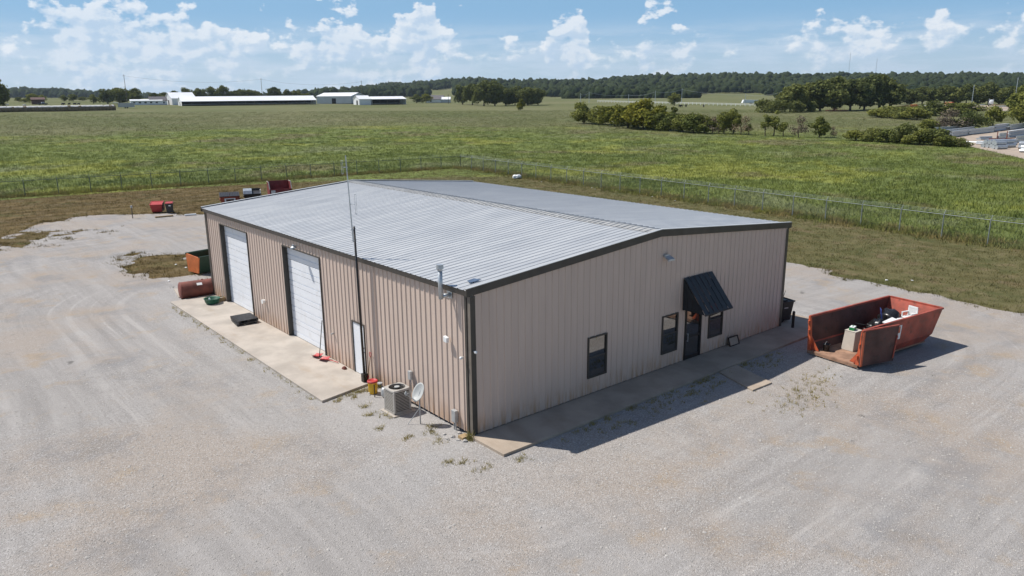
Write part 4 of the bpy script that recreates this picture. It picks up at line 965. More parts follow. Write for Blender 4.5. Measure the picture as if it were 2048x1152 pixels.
# ================================================================== dumpsters at the back of the lot
def dumpster(name, label, loc, rz, w, d, h, body, lid, kind):
    t_ = thing(name, label, 'dumpster', loc, rz)
    if kind == 'rear':                                          # rear-load bin: low front, high curved-in sides
        for s in (-1, 1):
            MB().prism([(s*w/2, -d/2, .12), (s*w/2, d/2, .12), (s*w/2, d/2, h), (s*w/2, -d/2+.25, h), (s*w/2, -d/2-.15, h*.55)], (-s*.05, 0, 0)).build('side', body, t_)
            MB().prism([(s*w/2+s*.03, d/2, h), (s*w/2+s*.03, -d/2+.25, h), (s*w/2+s*.03, -d/2-.17, h*.55), (s*w/2+s*.03, -d/2-.10, h*.55), (s*w/2+s*.03, -d/2+.29, h-.06), (s*w/2+s*.03, d/2, h-.06)], (-s*.09, 0, 0)).build('rim', MAT['beige'], t_)
        MB().box(-w/2+.05, -d/2-.15, .12, w/2-.05, -d/2-.10, h*.55).build('front', body, t_); MB().box(-w/2+.05, d/2-.05, .12, w/2-.05, d/2, h).build('back', body, t_); MB().box(-w/2+.05, -d/2-.10, .12, w/2-.05, d/2-.05, .17).build('floor', MAT['maroon'], t_)
        MB().box(-w/2+.15, -d/2-.165, h*.25, -w/2+.6, -d/2-.152, h*.48).build('sign_panel', MAT['white_plastic'], t_)
    else:
        MB().hexa([(-w/2+.12, -d/2+.15, .10), (w/2-.12, -d/2+.15, .10), (w/2-.12, d/2-.1, .10), (-w/2+.12, d/2-.1, .10)], [(-w/2, -d/2, h*.78), (w/2, -d/2, h*.78), (w/2, d/2, h), (-w/2, d/2, h)]).build('bin_body', body, t_)
        rim = MB(); rim.tube((-w/2, -d/2, h*.78), (w/2, -d/2, h*.78), .04); rim.tube((-w/2, d/2, h), (w/2, d/2, h), .04)
        for s in (-1, 1): rim.tube((s*w/2, -d/2, h*.78), (s*w/2, d/2, h), .04)
        rim.build('rim', body, t_)
        for s in (-1, 1):
            MB().box(s*(w/2)-.04, -d*.2, h*.45, s*(w/2)+.10, d*.2, h*.57).build('fork_pocket', body, t_)
            for q in (-1, 1): MB().tube((s*(w/2-.2)-.03, q*(d/2-.3), .07), (s*(w/2-.2)+.03, q*(d/2-.3), .07), .068, .068, 10).build('caster', MAT['rubber'], t_)
        if kind == 'lid':                                       # two sagging plastic lids
            for s in (-1, 1):
                mb = MB(); n = 6
                for k in range(n):
                    x_a = (0.01 if s > 0 else -w/2-.04)+k*(w/2+.02)/n; x_b = x_a+(w/2+.02)/n-.015; sag = lambda u: -.08*(1-abs(2*u-1))
                    mb.hexa([(x_a, -d/2-.05, h*.78+.05), (x_b, -d/2-.05, h*.78+.05), (x_b, d/2+.02, h+.05), (x_a, d/2+.02, h+.05)], [(x_a+.01, -d/2-.05, h*.78+.09), (x_b-.01, -d/2-.05, h*.78+.09), (x_b-.01, d/2+.02, h+.10), (x_a+.01, d/2+.02, h+.10)])
                mb.build('lid', lid, t_)
            MB().box(-w*.28, -d/2-.012, h*.28, w*.28, -d/2+.08, h*.66).build('sign_panel', MAT['white_plastic'], t_); MB().box(-w*.20, -d/2-.02, h*.36, w*.20, -d/2-.013, h*.58).build('sign_mark', MAT['red_inner'], t_)
        if kind == 'dome':                                      # ribbed domed lid, one half open
            for k in range(7):
                a0_ = -w/2+k*w/14; MB().prism([(a0_, -d/2-.02, h*.78), (a0_, -d*.36, h*1.12), (a0_, d*.36, h*1.25), (a0_, d/2, h), ], (w/14-.02, 0, 0)).build('lid_rib', lid, t_)
            MB().box(0, d/2-.02, h, w/2, d/2+.04, h*1.22).build('lid', MAT['black'], t_); MB().box(w/2-.05, -d/2, h*.78, w/2+.02, -d*.2, h*1.2).build('sign_panel', MAT['white_plastic'], t_)
    return t_
dumpster('red_dumpster', 'red dumpster with black sagging lids and white sign behind the roof edge', (14.4, 61.2, 0), rad(-18), 1.9, 1.5, 1.15, MAT['red_steel'], MAT['black'], 'lid')
dumpster('dark_dumpster', 'dark dumpster with ribbed grey domed lid between two red ones', (17.3, 62.5, 0), rad(-20), 1.75, 1.5, 1.05, MAT['black'], MAT['galv'], 'dome')
dumpster('rear_load_dumpster', 'dark red open rear-load dumpster with pale rims behind the roof', (21.0, 63.9, 0), rad(-14), 2.4, 1.6, 1.75, MAT['maroon'], None, 'rear')
t_ = dumpster('small_red_dumpster', 'small red open bin beside the red-lidded wheeled cart', (7.05, 60.6, 0), rad(-25), 1.1, 1.0, 1.05, MAT['red_plastic'], None, 'open')
box_obj('dark_side', .56, -.4, .2, .60, .4, .95, MAT['black'], t_)
od = thing('orange_dumpster', 'orange dumpster with dark green inside standing beyond the far wall corner', 'dumpster', (1.75, 30.9, 0), rad(12))
for s in (-1, 1): MB().prism([(s*.85-.03, -.62, .12), (s*.85-.03, .55, .12), (s*.85-.03, .70, 1.28), (s*.85-.03, -.85, 1.15)], (.06, 0, 0)).build('side', MAT['orange'], od)
MB().hexa([(-.82, -.62, .12), (.82, -.62, .12), (.82, -.57, .12), (-.82, -.57, .12)], [(-.82, -.85, 1.15), (.82, -.85, 1.15), (.82, -.80, 1.15), (-.82, -.80, 1.15)]).build('front', MAT['dgreen'], od)
MB().box(-.82, .55, .12, .82, .62, 1.28).build('back', MAT['dgreen'], od); MB().box(-.82, -.57, .12, .82, .55, .17).build('floor', MAT['dgreen'], od); MB().box(-.90, -.90, 1.15, .90, -.82, 1.21).box(-.90, .62, 1.24, .90, .72, 1.31).build('rim', MAT['dgreen'], od)
ct = thing('wheeled_cart', 'dark grey wheeled cart with a red lid beside the small red bin', 'bin', (7.85, 59.35, 0), rad(-22))
MB().hexa([(-.26, -.28, .1), (.26, -.28, .1), (.26, .28, .1), (-.26, .28, .1)], [(-.34, -.36, .98), (.34, -.36, .98), (.34, .36, 1.02), (-.34, .36, 1.02)]).build('bin_body', MAT['black'], ct); MB().hexa([(-.36, -.40, .985), (.36, -.40, .985), (.36, .40, 1.03), (-.36, .40, 1.03)], [(-.32, -.34, 1.05), (.32, -.34, 1.05), (.32, .36, 1.09), (-.32, .36, 1.09)]).build('lid', MAT['red_plastic'], ct)
for s in (-1, 1): MB().tube((s*.28-.03, .28, .12), (s*.28+.03, .28, .12), .118, .118, 12).build('wheel', MAT['rubber'], ct)
MB().box(-.05, -.345, .72, .16, -.335, .84).build('sticker', MAT['white_plastic'], ct)
pt = thing('marker_post', 'thin grey post with a small box at the gravel edge', 'post', (4.2, 58.3, 0)); MB().tube((0, 0, 0), (0, 0, 1.15), .04).build('post', MAT['pole_wood'], pt); MB().box(-.08, -.07, 1.0, .08, .07, 1.2).build('box', MAT['grey_metal'], pt)
tag(MB().hexa([(5.85, 57.0, 0), (7.4, 56.85, 0), (7.4, 57.05, 0), (5.85, 57.2, 0)], [(5.85, 57.0, .14), (7.4, 56.85, .14), (7.4, 57.05, .14), (5.85, 57.2, .14)]).build('timber_beam', MAT['wood']), 'tan timber beam lying on the gravel in front of the red bin', 'beam')
tag(MB().tube((8.3, 56.4, .09), (9.3, 56.2, .09), .085, .085, 12).build('white_pipe', MAT['white_plastic']), 'white pipe length lying at the gravel edge near the timber beam', 'pipe')
blob('white_bag', 'crumpled white bag lying in the mown grass by the fence', 'bag', (52.3, 59.5, 0), (.62, .42, .30), MAT['white_plastic'], 21, None, .11)
for i, (px, py) in enumerate([(1083, 364), (1184, 376), (1190, 379), (1305, 394), (1350, 402), (1773, 561), (1824, 562), (372, 536), (352, 530), (338, 563)]):
    p = at(px, py); blob('litter', 'small white scrap of litter lying in the grass', 'litter', (p.x, p.y, .01), (.07, .09, .03), MAT['white_plastic'], 30+i, 'white litter scraps')

# ================================================================== chain-link fences
def fence(label, A, B, n_posts, out, rail_mat):
    A = Vector((*A, 0)); B = Vector((*B, 0)); d = (B-A); Ln = d.length; d.normalize(); nrm = Vector((*out, 0)).normalized()
    t_ = thing('chain_link_fence', label, 'fence', A)
    H = 1.83
    pm = MB(); pm.tube((0, 0, 0), (0, 0, H+.03), .042, .042, 8); pm.tube((0, 0, H), nrm*.20+Vector((0, 0, H+.30)), .02, .015, 6); p0 = pm.build('post', rail_mat, t_)
    pts = [d*(Ln*i/(n_posts-1)) for i in range(n_posts)]
    for i, p in enumerate(pts):
        o = p0 if i == 0 else share(p0, 'post', t_); o.location = p
    MB().tube((0, 0, H-.02), d*Ln+Vector((0, 0, H-.02)), .024, .024, 8).build('top_rail', rail_mat, t_)
    for k in range(3):
        q = nrm*(.07+.06*k)+Vector((0, 0, H+.11+.09*k)); MB().tube(q, q+d*Ln, .004, .004, 3).build('barbed_wire', MAT['galv'], t_)
    vs = []; fs = []; sp_ = .13; r_ = .0020
    side = nrm*r_; upv = Vector((0, 0, r_))
    for dirn in (1, -1):
        u = -H if dirn > 0 else 0.0
        while u < Ln+(0 if dirn > 0 else H):
            u0, z0, u1, z1 = (u, 0.03, u+H, H-.03) if dirn > 0 else (u, .03, u-H, H-.03)
            if u0 < 0: z0 += -u0; u0 = 0
            if u1 > Ln: z1 -= u1-Ln; u1 = Ln
            if u0 > Ln: z0 += u0-Ln; u0 = Ln
            if u1 < 0: z1 -= -u1; u1 = 0
            if z1 > z0+.05:
                a_, b2 = d*u0+Vector((0, 0, z0)), d*u1+Vector((0, 0, z1)); k = len(vs)
                tv = (b2-a_).normalized().cross(nrm)*r_
                for p in (a_, b2): vs += [p+side, p-side*.5+tv, p-side*.5-tv]
                fs += [(k, k+1, k+4, k+3), (k+1, k+2, k+5, k+4), (k+2, k, k+3, k+5)]
            u += sp_
    np_obj('wire_mesh', [tuple(v) for v in vs], fs, MAT['fence_dark'], t_)
    return t_
fence('chain-link fence with barbed wire running behind the row of dumpsters', FA, FB, 28, (.13, .99), MAT['fence_dark'])
fence('chain-link fence with barbed wire running past the right side of the lot', FB, FC_, 34, (.99, -.1), MAT['fence_post'])

# ================================================================== vegetation
def leaf_cloud(centers, radii, n, size, rg, flat=.75, squash=.8):
    """n small leaf quads spread over the surfaces and insides of clumps"""
    k = rg.integers(0, len(centers), n); c = centers[k]; r_ = radii[k]
    v = rg.normal(size=(n, 3)); v /= np.linalg.norm(v, axis=1)[:, None]
    rr_ = r_*rg.uniform(.45, 1.05, n)**.6*np.where(rg.random(n) < .12, rg.uniform(1.0, 1.35, n), 1.0)
    p = c+v*rr_[:, None]*np.array([1, 1, squash])
    nrm = v*flat+rg.normal(size=(n, 3))*.55; nrm /= np.linalg.norm(nrm, axis=1)[:, None]
    t = np.cross(nrm, rg.normal(size=(n, 3))); t /= np.linalg.norm(t, axis=1)[:, None]; b_ = np.cross(nrm, t)
    s = size*rg.uniform(.6, 1.35, n)[:, None]; asp = rg.uniform(.55, 1.0, n)[:, None]
    q = np.stack([p-t*s, p+b_*s*asp*.7, p+t*s, p-b_*s*asp*.7], 1).reshape(-1, 3)
    f = np.arange(n*4).reshape(-1, 4); return q, f
def tree_proto(name, seed, H, Rw, trunk_h, nclump, nleaf, size, mat, droop=0.0, open_=0.0):
    rg = np.random.default_rng(seed); root = bpy.data.objects.new(name, None); COL.objects.link(root); root.empty_display_size = .5
    cz = (H+trunk_h)/2; hz = (H-trunk_h)/2
    cs = []
    while len(cs) < nclump:
        v = rg.uniform(-1, 1, 3); l = np.linalg.norm(v)
        if l > (1 if len(cs) % 4 else 1.18) or l < .25+open_: continue
        wz = 1-.35*max(0, v[2]); cs.append((v[0]*Rw*.80*wz, v[1]*Rw*.80*wz, cz+v[2]*hz*.82-droop*l*l))
    cs = np.array(cs); rs = rg.uniform(.32, .52, nclump)*Rw*(14/nclump)**.25
    q, f = leaf_cloud(cs, rs, nleaf, size, rg)
    np_obj('crown', q, f, mat, root)
    tr = MB(); bend = rg.uniform(-.25, .25, 2)
    base_r = max(.10, H*.025); top = Vector((bend[0], bend[1], trunk_h+hz*.6))
    tr.tube((0, 0, -.15), top*.5, base_r*1.25, base_r*.85, 8, False); tr.tube(top*.5, top, base_r*.85, base_r*.45, 7, False)
    for i in range(min(8, nclump)):
        tr.tube(top*rg.uniform(.45, .95), Vector(cs[i])*.97, base_r*.38, base_r*.10, 5, False)
    tr.build('trunk', MAT['bark'], root)
    return root, H, Rw
PROTO = {
    'oak': [tree_proto('oak_tree', 11+i, 12, 5.8, .9, 26, 4200, .50, MAT['leaf_dark']) for i in range(4)],
    'green': [tree_proto('green_tree', 31+i, 10, 4.4, .7, 20, 3000, .40, MAT['leaf_mid']) for i in range(3)],
    'bush': [tree_proto('leafy_bush', 41+i, 6, 3.3, .1, 20, 3000, .30, MAT['leaf_mid']) for i in range(3)],
    'ybush': [tree_proto('yellow_bush', 51+i, 6, 3.3, .1, 20, 3000, .30, MAT['leaf_yellow']) for i in range(3)],
    'dbush': [tree_proto('dark_bush', 61+i, 4, 3.0, .1, 14, 1800, .24, MAT['leaf_dark']) for i in range(2)],
    'sapling': [tree_proto('sapling', 71+i, 6, 1.7, 1.2, 9, 700, .24, MAT['leaf_mid'], 0, .2) for i in range(3)],
    'dry': [tree_proto('dry_shrub', 81+i, 4, 2.2, .3, 12, 700, .16, MAT['twig'], 0, .25) for i in range(2)],
    'cedar': [tree_proto('cedar_tree', 91, 8, 1.6, .6, 12, 1300, .26, MAT['leaf_dark'])],
}
USED = {}; COUNT = {}
ORD = 'first second third fourth fifth sixth seventh eighth ninth tenth eleventh twelfth thirteenth fourteenth fifteenth'.split()
KN = {'oak': ('oak_tree', 'tree'), 'green': ('broadleaf_tree', 'tree'), 'bush': ('leafy_bush', 'bush'), 'ybush': ('yellow_green_bush', 'bush'), 'dbush': ('dark_bush', 'bush'), 'sapling': ('sapling_tree', 'tree'), 'dry': ('dry_shrub', 'shrub'), 'cedar': ('cedar_tree', 'tree')}
def plant(kind, px, base, toppx, wpx, label, group=None, var=None):
    p = at(px, base); m_ = ppm(p); h = (base-toppx)*m_; w = wpx*m_/2
    i = var if var is not None else (int(px)*7+int(base)) % len(PROTO[kind]); i %= len(PROTO[kind])
    root, H, Rw = PROTO[kind][i]; sc3 = (w/Rw, w/Rw, h/H); rz = (px*1.7) % 6.28
    if (kind, i) not in USED:
        USED[(kind, i)] = 1; root.location = p; root.rotation_euler = (0, 0, rz); root.scale = sc3; o = root
    else: o = copy_tree(root, p, rz, scale=sc3)
    if group: COUNT[group] = COUNT.get(group, 0)+1; label = label.replace('{o}', ORD[COUNT[group]-1])
    o.name = KN[kind][0]; tag(o, label, KN[kind][1])
    if group: o['group'] = group
    elif 'group' in o.keys(): del o['group']
    return o
# hedgerow across the meadow
plant('bush', 1168, 247, 207, 48, 'dense dark green bush at the far left end of the meadow hedgerow', var=0)
for px, ba, tp_, w, kd in [(1200, 249, 214, 62, 'bush'), (1230, 252, 211, 64, 'ybush'), (1256, 256, 210, 66, 'ybush'), (1286, 258, 205, 74, 'ybush'), (1312, 260, 212, 64, 'ybush'), (1330, 262, 222, 56, 'bush')]:
    plant(kd, px, ba, tp_, w, '{o} hedgerow bush counted from the dense dark green end bush', 'hedgerow bushes in the meadow')
plant('cedar', 1346, 260, 212, 20, 'slim dark cedar rising from the middle of the hedgerow')
for px, ba, tp_, w in [(1366, 264, 231, 54), (1388, 266, 230, 58), (1408, 267, 237, 50)]:
    plant('bush', px, ba, tp_, w, '{o} low hedgerow bush counted from the slim cedar', 'low hedgerow bushes')
for px, ba, tp_, w in [(1424, 267, 237, 42), (1438, 268, 240, 44), (1482, 270, 236, 36)]:
    plant('dry', px, ba, tp_, w, '{o} grey leafless hedgerow shrub counted from the slim cedar', 'dry shrubs in the hedgerow')
for px, ba, tp_, w in [(1448, 268, 226, 32), (1466, 268, 220, 34)]:
    plant('green', px, ba, tp_, w, '{o} narrow olive hedgerow tree counted from the slim cedar', 'narrow hedgerow trees')
plant('sapling', 1497, 270, 250, 14, 'short leafy sapling just past the hedgerow end')
plant('sapling', 1530, 272, 233, 22, 'leafy young tree, shorter of the pair in the meadow', var=0); plant('sapling', 1547, 272, 225, 26, 'leafy young tree, taller of the pair in the meadow', var=1)
plant('sapling', 1566, 273, 238, 20, 'small thin tree beside the pair of young trees', var=2)
plant('dry', 1597, 275, 238, 38, 'grey bare shrub between young trees in the meadow'); plant('green', 1638, 275, 238, 38, 'round-crowned small tree right of the bare shrub', var=1)
plant('dry', 1668, 276, 256, 16, 'thin dry shrub beside the round-crowned small tree')
# shrub band by the pipe yard
for i, (px, ba, w, h) in enumerate([(1712, 281, 46, 18), (1745, 283, 50, 22), (1778, 285, 50, 26), (1806, 287, 48, 32), (1838, 289, 54, 27), (1868, 291, 54, 27), (1896, 293, 46, 22), (1920, 294, 34, 14)]):
    plant('dbush' if i % 2 else 'bush', px, ba, ba-h, w, '{o} low thicket bush counted from the round-crowned tree towards the pipe yard', 'thicket bushes by the pipe yard')
# scrub behind the pipe yard
for px, ba, w, h, kd in [(1860, 262, 40, 20, 'bush'), (1880, 262, 44, 26, 'dry'), (1912, 262, 56, 36, 'dry'), (1940, 262, 50, 30, 'dbush'), (1985, 252, 34, 32, 'green')]:
    plant(kd, px, ba, ba-h, w, '{o} scrubby shrub behind the stacked steel counted from the low thicket', 'scrub behind the pipe yard')
for px, ba, w, h in [(2040, 250, 50, 62), (2062, 256, 60, 66)]: plant('green', px, ba, ba-h, w, '{o} big leafy shrub tree at the edge of the pipe yard', 'shrub trees beside the pipe yard')
for px, ba, w, h, kd in [(1760, 234, 40, 16, 'bush'), (1780, 236, 60, 20, 'bush'), (1808, 238, 50, 20, 'dbush'), (1834, 240, 50, 22, 'bush'), (1860, 232, 40, 24, 'dbush'), (1898, 232, 60, 22, 'bush'), (1930, 230, 50, 20, 'bush')]:
    plant(kd, px, ba, ba-h, w, '{o} low bush before the equipment yard counted from the tall clump', 'bushes before the equipment yard')
# big clump right of centre
for px, ba, tp_, w in [(1580, 224, 177, 62), (1606, 222, 175, 60), (1640, 222, 170, 66), (1668, 222, 165, 70), (1700, 221, 167, 66), (1728, 220, 163, 66), (1758, 219, 160, 70), (1778, 219, 172, 50)]:
    plant('oak', px, ba, tp_, w, '{o} tall dark clump tree counted from the white pipe fence', 'clump of tall dark trees')
for px, ba, tp_, w in [(1530, 225, 203, 50), (1556, 226, 204, 44), (1590, 225, 206, 36), (1620, 224, 208, 30)]:
    plant('dbush', px, ba, tp_, w, '{o} dark bush below the tree clump counted from the white pipe fence', 'bushes below the tree clump')
for px in range(1800, 2060, 22): plant('oak', px, 209, 181-(px*7 % 9), 38, '{o} dark tree behind the equipment yard counted from the tall clump', 'tree line behind the equipment yard')
# trees in the middle
for px, ba, tp_, w in [(925, 209, 174, 34), (945, 210, 170, 40), (968, 212, 166, 48), (990, 212, 166, 46), (1012, 211, 172, 40), (1030, 210, 176, 34), (1056, 211, 172, 50), (1076, 210, 180, 34)]:
    plant('oak', px, ba, tp_, w, '{o} dark shade tree of the pasture grove counted from its utility pole', 'shade trees of the pasture grove')
plant('ybush', 1041, 221, 200, 17, 'small bright green tree standing alone before the pasture grove')
plant('green', 1349, 211, 187, 24, 'lone dark tree behind the hedgerow with cattle under it')
for px, ba, tp_, w in [(742, 207, 194, 20), (833, 206, 190, 26), (852, 206, 189, 24)]: plant('green', px, ba, tp_, w, '{o} round tree beside the white barns counted from the metal barn', 'trees beside the barns')
# left
plant('oak', -6, 222, 168, 46, 'large dark tree standing beyond the hay row')
for px, ba, tp_, w in [(216, 208, 184, 30), (240, 207, 177, 34), (272, 206, 182, 32)]: plant('oak', px, ba, tp_, w, '{o} dark tree beside the farmhouse counted from the hay row', 'trees by the farmhouse')
for px, ba, tp_, w in sorted([(38, 204, 196, 12), (66, 206, 191, 22), (84, 204, 192, 14), (128, 203, 192, 14), (147, 203, 191, 18), (166, 202, 195, 14), (187, 207, 192, 18), (50, 205, 198, 16)]):
    plant('green', px, ba, tp_, w, '{o} small pasture tree counted from the large tree beyond the hay row', 'scattered pasture trees')
for px, tp_, w in sorted([(375, 180, 26), (400, 177, 26), (425, 178, 26), (445, 176, 28), (468, 181, 24), (484, 178, 20), (500, 179, 22), (515, 184, 20), (550, 177, 28), (575, 182, 24), (592, 180, 22), (350, 184, 22), (330, 187, 22), (310, 188, 20), (612, 186, 24)]):
    plant('oak', px, 203, tp_, w, '{o} dark tree behind the long white barn counted from the farmhouse', 'trees behind the long barn')
for root_list in PROTO.values():
    for i, (root, _, _) in enumerate(root_list):
        if 'label' not in root.keys():
            for c_ in list(root.children): bpy.data.objects.remove(c_)
            bpy.data.objects.remove(root)

# ------------------------------------------------------------------ hills with forest
ridge_px = [(-400, 184), (0, 182), (60, 181), (110, 182), (180, 187), (240, 192), (330, 194), (450, 194), (560, 193), (620, 189), (660, 184), (720, 178), (780, 171), (850, 167), (900, 162), (940, 160), (1000, 164), (1060, 165), (1100, 165),
            (1160, 163), (1200, 162), (1250, 158), (1300, 154), (1400, 153), (1480, 151), (1600, 152), (1750, 152), (1900, 152), (2048, 152), (2500, 154)]
def px_az(px):
    d = ray(px, 190); return math.degrees(math.atan2(d[0], d[1]))
R_az = np.array([px_az(p) for p, _ in ridge_px])
R_d = np.array([3000 if p < 240 else (2600 if p < 600 else (2100 if p < 1000 else 1900)) for p, _ in ridge_px], float)
R_z = []
for (p, y), rd in zip(ridge_px, R_d):
    d = ray(p, y+3); h = math.hypot(d[0], d[1]); R_z.append(CAM[2]+d[2]/h*rd-8)
R_z = np.array(R_z)
def hill_z(X, Y):
    ddx = X-CAM[0]; ddy = Y-CAM[1]; d = np.hypot(ddx, ddy); a = np.degrees(np.arctan2(ddx, ddy))
    rd = np.interp(a, R_az, R_d); rz = np.interp(a, R_az, R_z)
    t = np.clip((d-rd*.56)/(rd*.44), 0, 1); t = t*t*(3-2*t)
    base = terrain(X, Y)
    return base+(rz-base)*t-2.0*(t < .002)
polar('hills', MAT['ground'], list(np.linspace(1000, 4400, 60)), -25, 105, 131, lambda X, Y, R_, A_: hill_z(X, Y))
rg = np.random.default_rng(5)
def bump_proto():
    bm = bmesh.new(); bmesh.ops.create_icosphere(bm, subdivisions=2, radius=1.0); v = np.array([p.co[:] for p in bm.verts]); f = np.array([[q.index for q in p.verts] for p in bm.faces]); bm.free()
    keep = (v[f].mean(1)[:, 2] > -.35); return v, f[keep]
bv, bf_ = bump_proto()
def forest(name, az, d, label):
    n = len(az); X = CAM[0]+d*np.sin(np.radians(az)); Y = CAM[1]+d*np.cos(np.radians(az)); Z = hill_z(X, Y)
    s = rg.uniform(3.2, 9.0, n)*(d/1900)**.4; hs = s*rg.uniform(.85, 1.35, n)
    nv = len(bv); jit = 1+rg.normal(0, .17, (n, nv, 1)); V = bv[None]*jit*np.stack([s, s, hs], -1)[:, None, :]
    V = V+np.stack([X, Y, Z+hs*.75], -1)[:, None, :]
    F = bf_[None]+(np.arange(n)*nv)[:, None, None]
    o = np_obj(name, V.reshape(-1, 3), F.reshape(-1, 3), MAT['leaf_far']); tag(o, label, 'forest', None, 'stuff')
n = 11000; azs = rg.uniform(1, 80, n); rdv = np.interp(azs, R_az, R_d); dd = rdv*rg.uniform(.62, 1.03, n)
pxs = np.interp(azs, R_az, [p for p, _ in ridge_px])
ok = ~((pxs > 855) & (pxs < 912) & (dd < rdv*.80)) & ~((pxs > 1400) & (pxs < 1530) & (dd < rdv*.66)) & ~((pxs > 240) & (pxs < 600) & (dd < rdv*.8))
forest('hill_forest', azs[ok], dd[ok], 'dense dark green forest covering the distant hills')
n = 900; azs = rg.uniform(px_az(1130), px_az(2100), n); dd = rg.uniform(900, 1120, n); pxs = np.interp(azs, R_az, [p for p, _ in ridge_px])
ok = ~((pxs > 1390) & (pxs < 1560)); forest('valley_forest', azs[ok], dd[ok], 'dark green wood along the valley below the hills')

# ------------------------------------------------------------------ grass
def tufts(name, x, y, nb, h0, h1, spread_, w, mat, label, lean=.35):
    n = len(x); z = terrain(x, y); rg2 = np.random.default_rng(len(name))
    ang = rg2.uniform(0, 6.283, (n, nb)); rad_ = rg2.uniform(0, 1, (n, nb))**.5*spread_
    bx = x[:, None]+np.cos(ang)*rad_; by = y[:, None]+np.sin(ang)*rad_; h = rg2.uniform(h0, h1, (n, nb))*rg2.uniform(.7, 1.25, (n, 1))
    a2 = rg2.uniform(0, 6.283, (n, nb)); ww = w*rg2.uniform(.6, 1.4, (n, nb)); lx = rg2.normal(0, lean, (n, nb))*h; ly = rg2.normal(0, lean, (n, nb))*h
    zz = np.repeat(z[:, None], nb, 1)
    P0 = np.stack([bx-np.cos(a2)*ww, by-np.sin(a2)*ww, zz-.02], -1); P1 = np.stack([bx+np.cos(a2)*ww, by+np.sin(a2)*ww, zz-.02], -1); P2 = np.stack([bx+lx, by+ly, zz+h], -1)
    V = np.stack([P0, P1, P2], 2).reshape(-1, 3); F = np.arange(len(V)).reshape(-1, 3)
    o = np_obj(name, V, F, mat); return tag(o, label, 'grass', None, 'stuff')
rg3 = np.random.default_rng(9)
n = 80000; az_ = rg3.uniform(3, 78, n); u = rg3.random(n); r_ = 62*(430/62)**(u**.85)
gx = CAM[0]+r_*np.sin(np.radians(az_)); gy = CAM[1]+r_*np.cos(np.radians(az_))
PY = [at(*q) for q in ((1862, 271), (1930, 291), (2048, 318), (2150, 310), (2150, 255), (1990, 258))]
PYp = np.array([(p.x, p.y) for p in PY])
okm = ~inside_fence(gx, gy) & (sdf_poly(np.stack([gx, gy], -1), PYp) < 0)
gx, gy = gx[okm], gy[okm]; rr2 = np.hypot(gx-CAM[0], gy-CAM[1])
near = rr2 < 225
tufts('meadow_grass', gx[near], gy[near], 10, .12, .38, .6, .032, MAT['blade'], 'tall patchy green meadow grass beyond the fences')
tufts('pasture_grass', gx[~near], gy[~near], 7, .12, .34, .9, .045, MAT['blade'], 'short pale pasture grass in the far fields')
# weedy fringe along both fences
def fringe(A, B, n, off, sd):
    t = rg3.random(n); o = rg3.normal(off, sd, n); d = (B-A)/np.linalg.norm(B-A); nn = np.array([-d[1], d[0]]); P = A+(B-A)*t[:, None]+nn*o[:, None]; return P
Pf = np.concatenate([fringe(FA, FB, 4600, .55, .7), fringe(FC_, FB, 5600, -.6, .9)])
tufts('fence_line_grass', Pf[:, 0], Pf[:, 1], 7, .16, .46, .28, .026, MAT['blade_fringe'], 'unmown tall grass growing along the fence lines')
n = 60000; x_ = rg3.uniform(-30, 56, n); y_ = rg3.uniform(-26, 88, n); gf = gravel_f(x_, y_)
inb = inside_fence(x_, y_) & (gf < -.05) & ~((x_ > -.3) & (x_ < 18.6) & (y_ > -2) & (y_ < 24.7)); x_, y_ = x_[inb], y_[inb]
tufts('mown_grass_blades', x_, y_, 8, .05, .17, .30, .018, MAT['blade_mown'], 'short dry mown grass between the gravel and the fences', .6)
n = 120000; x_ = rg3.uniform(-20, 44, n); y_ = rg3.uniform(-30, 64, n); gf = gravel_f(x_, y_); inb = (np.abs(gf+.1) < .55) & inside_fence(x_, y_) & (rg3.random(n) < .5)
tufts('gravel_edge_grass', x_[inb], y_[inb], 6, .06, .20, .18, .02, MAT['blade_mown'], 'ragged grass along the edge of the gravel', .6)
# weeds by the slabs and on the gravel
wx, wy = [], []
def scatter(cx, cy, sx, sy, n):
    wx.extend(rg3.normal(cx, sx, n)); wy.extend(rg3.normal(cy, sy, n))
for k in range(70): yy = rg3.uniform(6.2, 23.5); scatter(-2.55, yy, .10, .15, 2)
for k in range(60): xx = rg3.uniform(2, 15.5); scatter(xx, -1.80-abs(rg3.normal(0, .12)), .12, .06, 3)
for k in range(34): xx = rg3.uniform(3.5, 10.5); scatter(xx, -2.15-abs(rg3.normal(0, .25)), .12, .1, 3)
scatter(11.5, -5.3, 1.1, .45, 110); scatter(13.0, -4.6, .8, .4, 40); scatter(13.4, -2.3, 1.0, .25, 50)
for cx, cy in ((-1.3, 5.7), (-.6, 6.0), (-1.9, 5.75), (-1.4, 4.6), (-1.7, 3.8), (-1.25, 3.3), (-.55, 1.55), (-.9, 1.2), (-1.0, .5), (-.15, -.1), (-1.3, -1.2), (-1.0, -1.9), (-1.6, -.9), (.2, -2.2), (-2.0, 2.6), (-1.6, 1.4)): scatter(cx, cy, .13, .10, 14)
scatter(-1.0, 5.95, .6, .07, 60)
wx = np.array(wx); wy = np.array(wy)
tufts('gravel_weeds', wx, wy, 7, .03, .14, .07, .012, MAT['weed'], 'small weeds growing in the gravel beside the slabs', .6)
cwx = np.concatenate([rg3.normal(-.12, .05, 8), rg3.normal(-.10, .06, 6), rg3.normal(-.15, .05, 8)]); cwy = np.concatenate([rg3.normal(6.2, .05, 8), rg3.normal(6.0, .06, 6), rg3.normal(-.05, .06, 8)])
tufts('tall_weeds', cwx, cwy, 8, .12, .42, .08, .018, MAT['weed'], 'tall green weeds growing against the wall foot', .25)
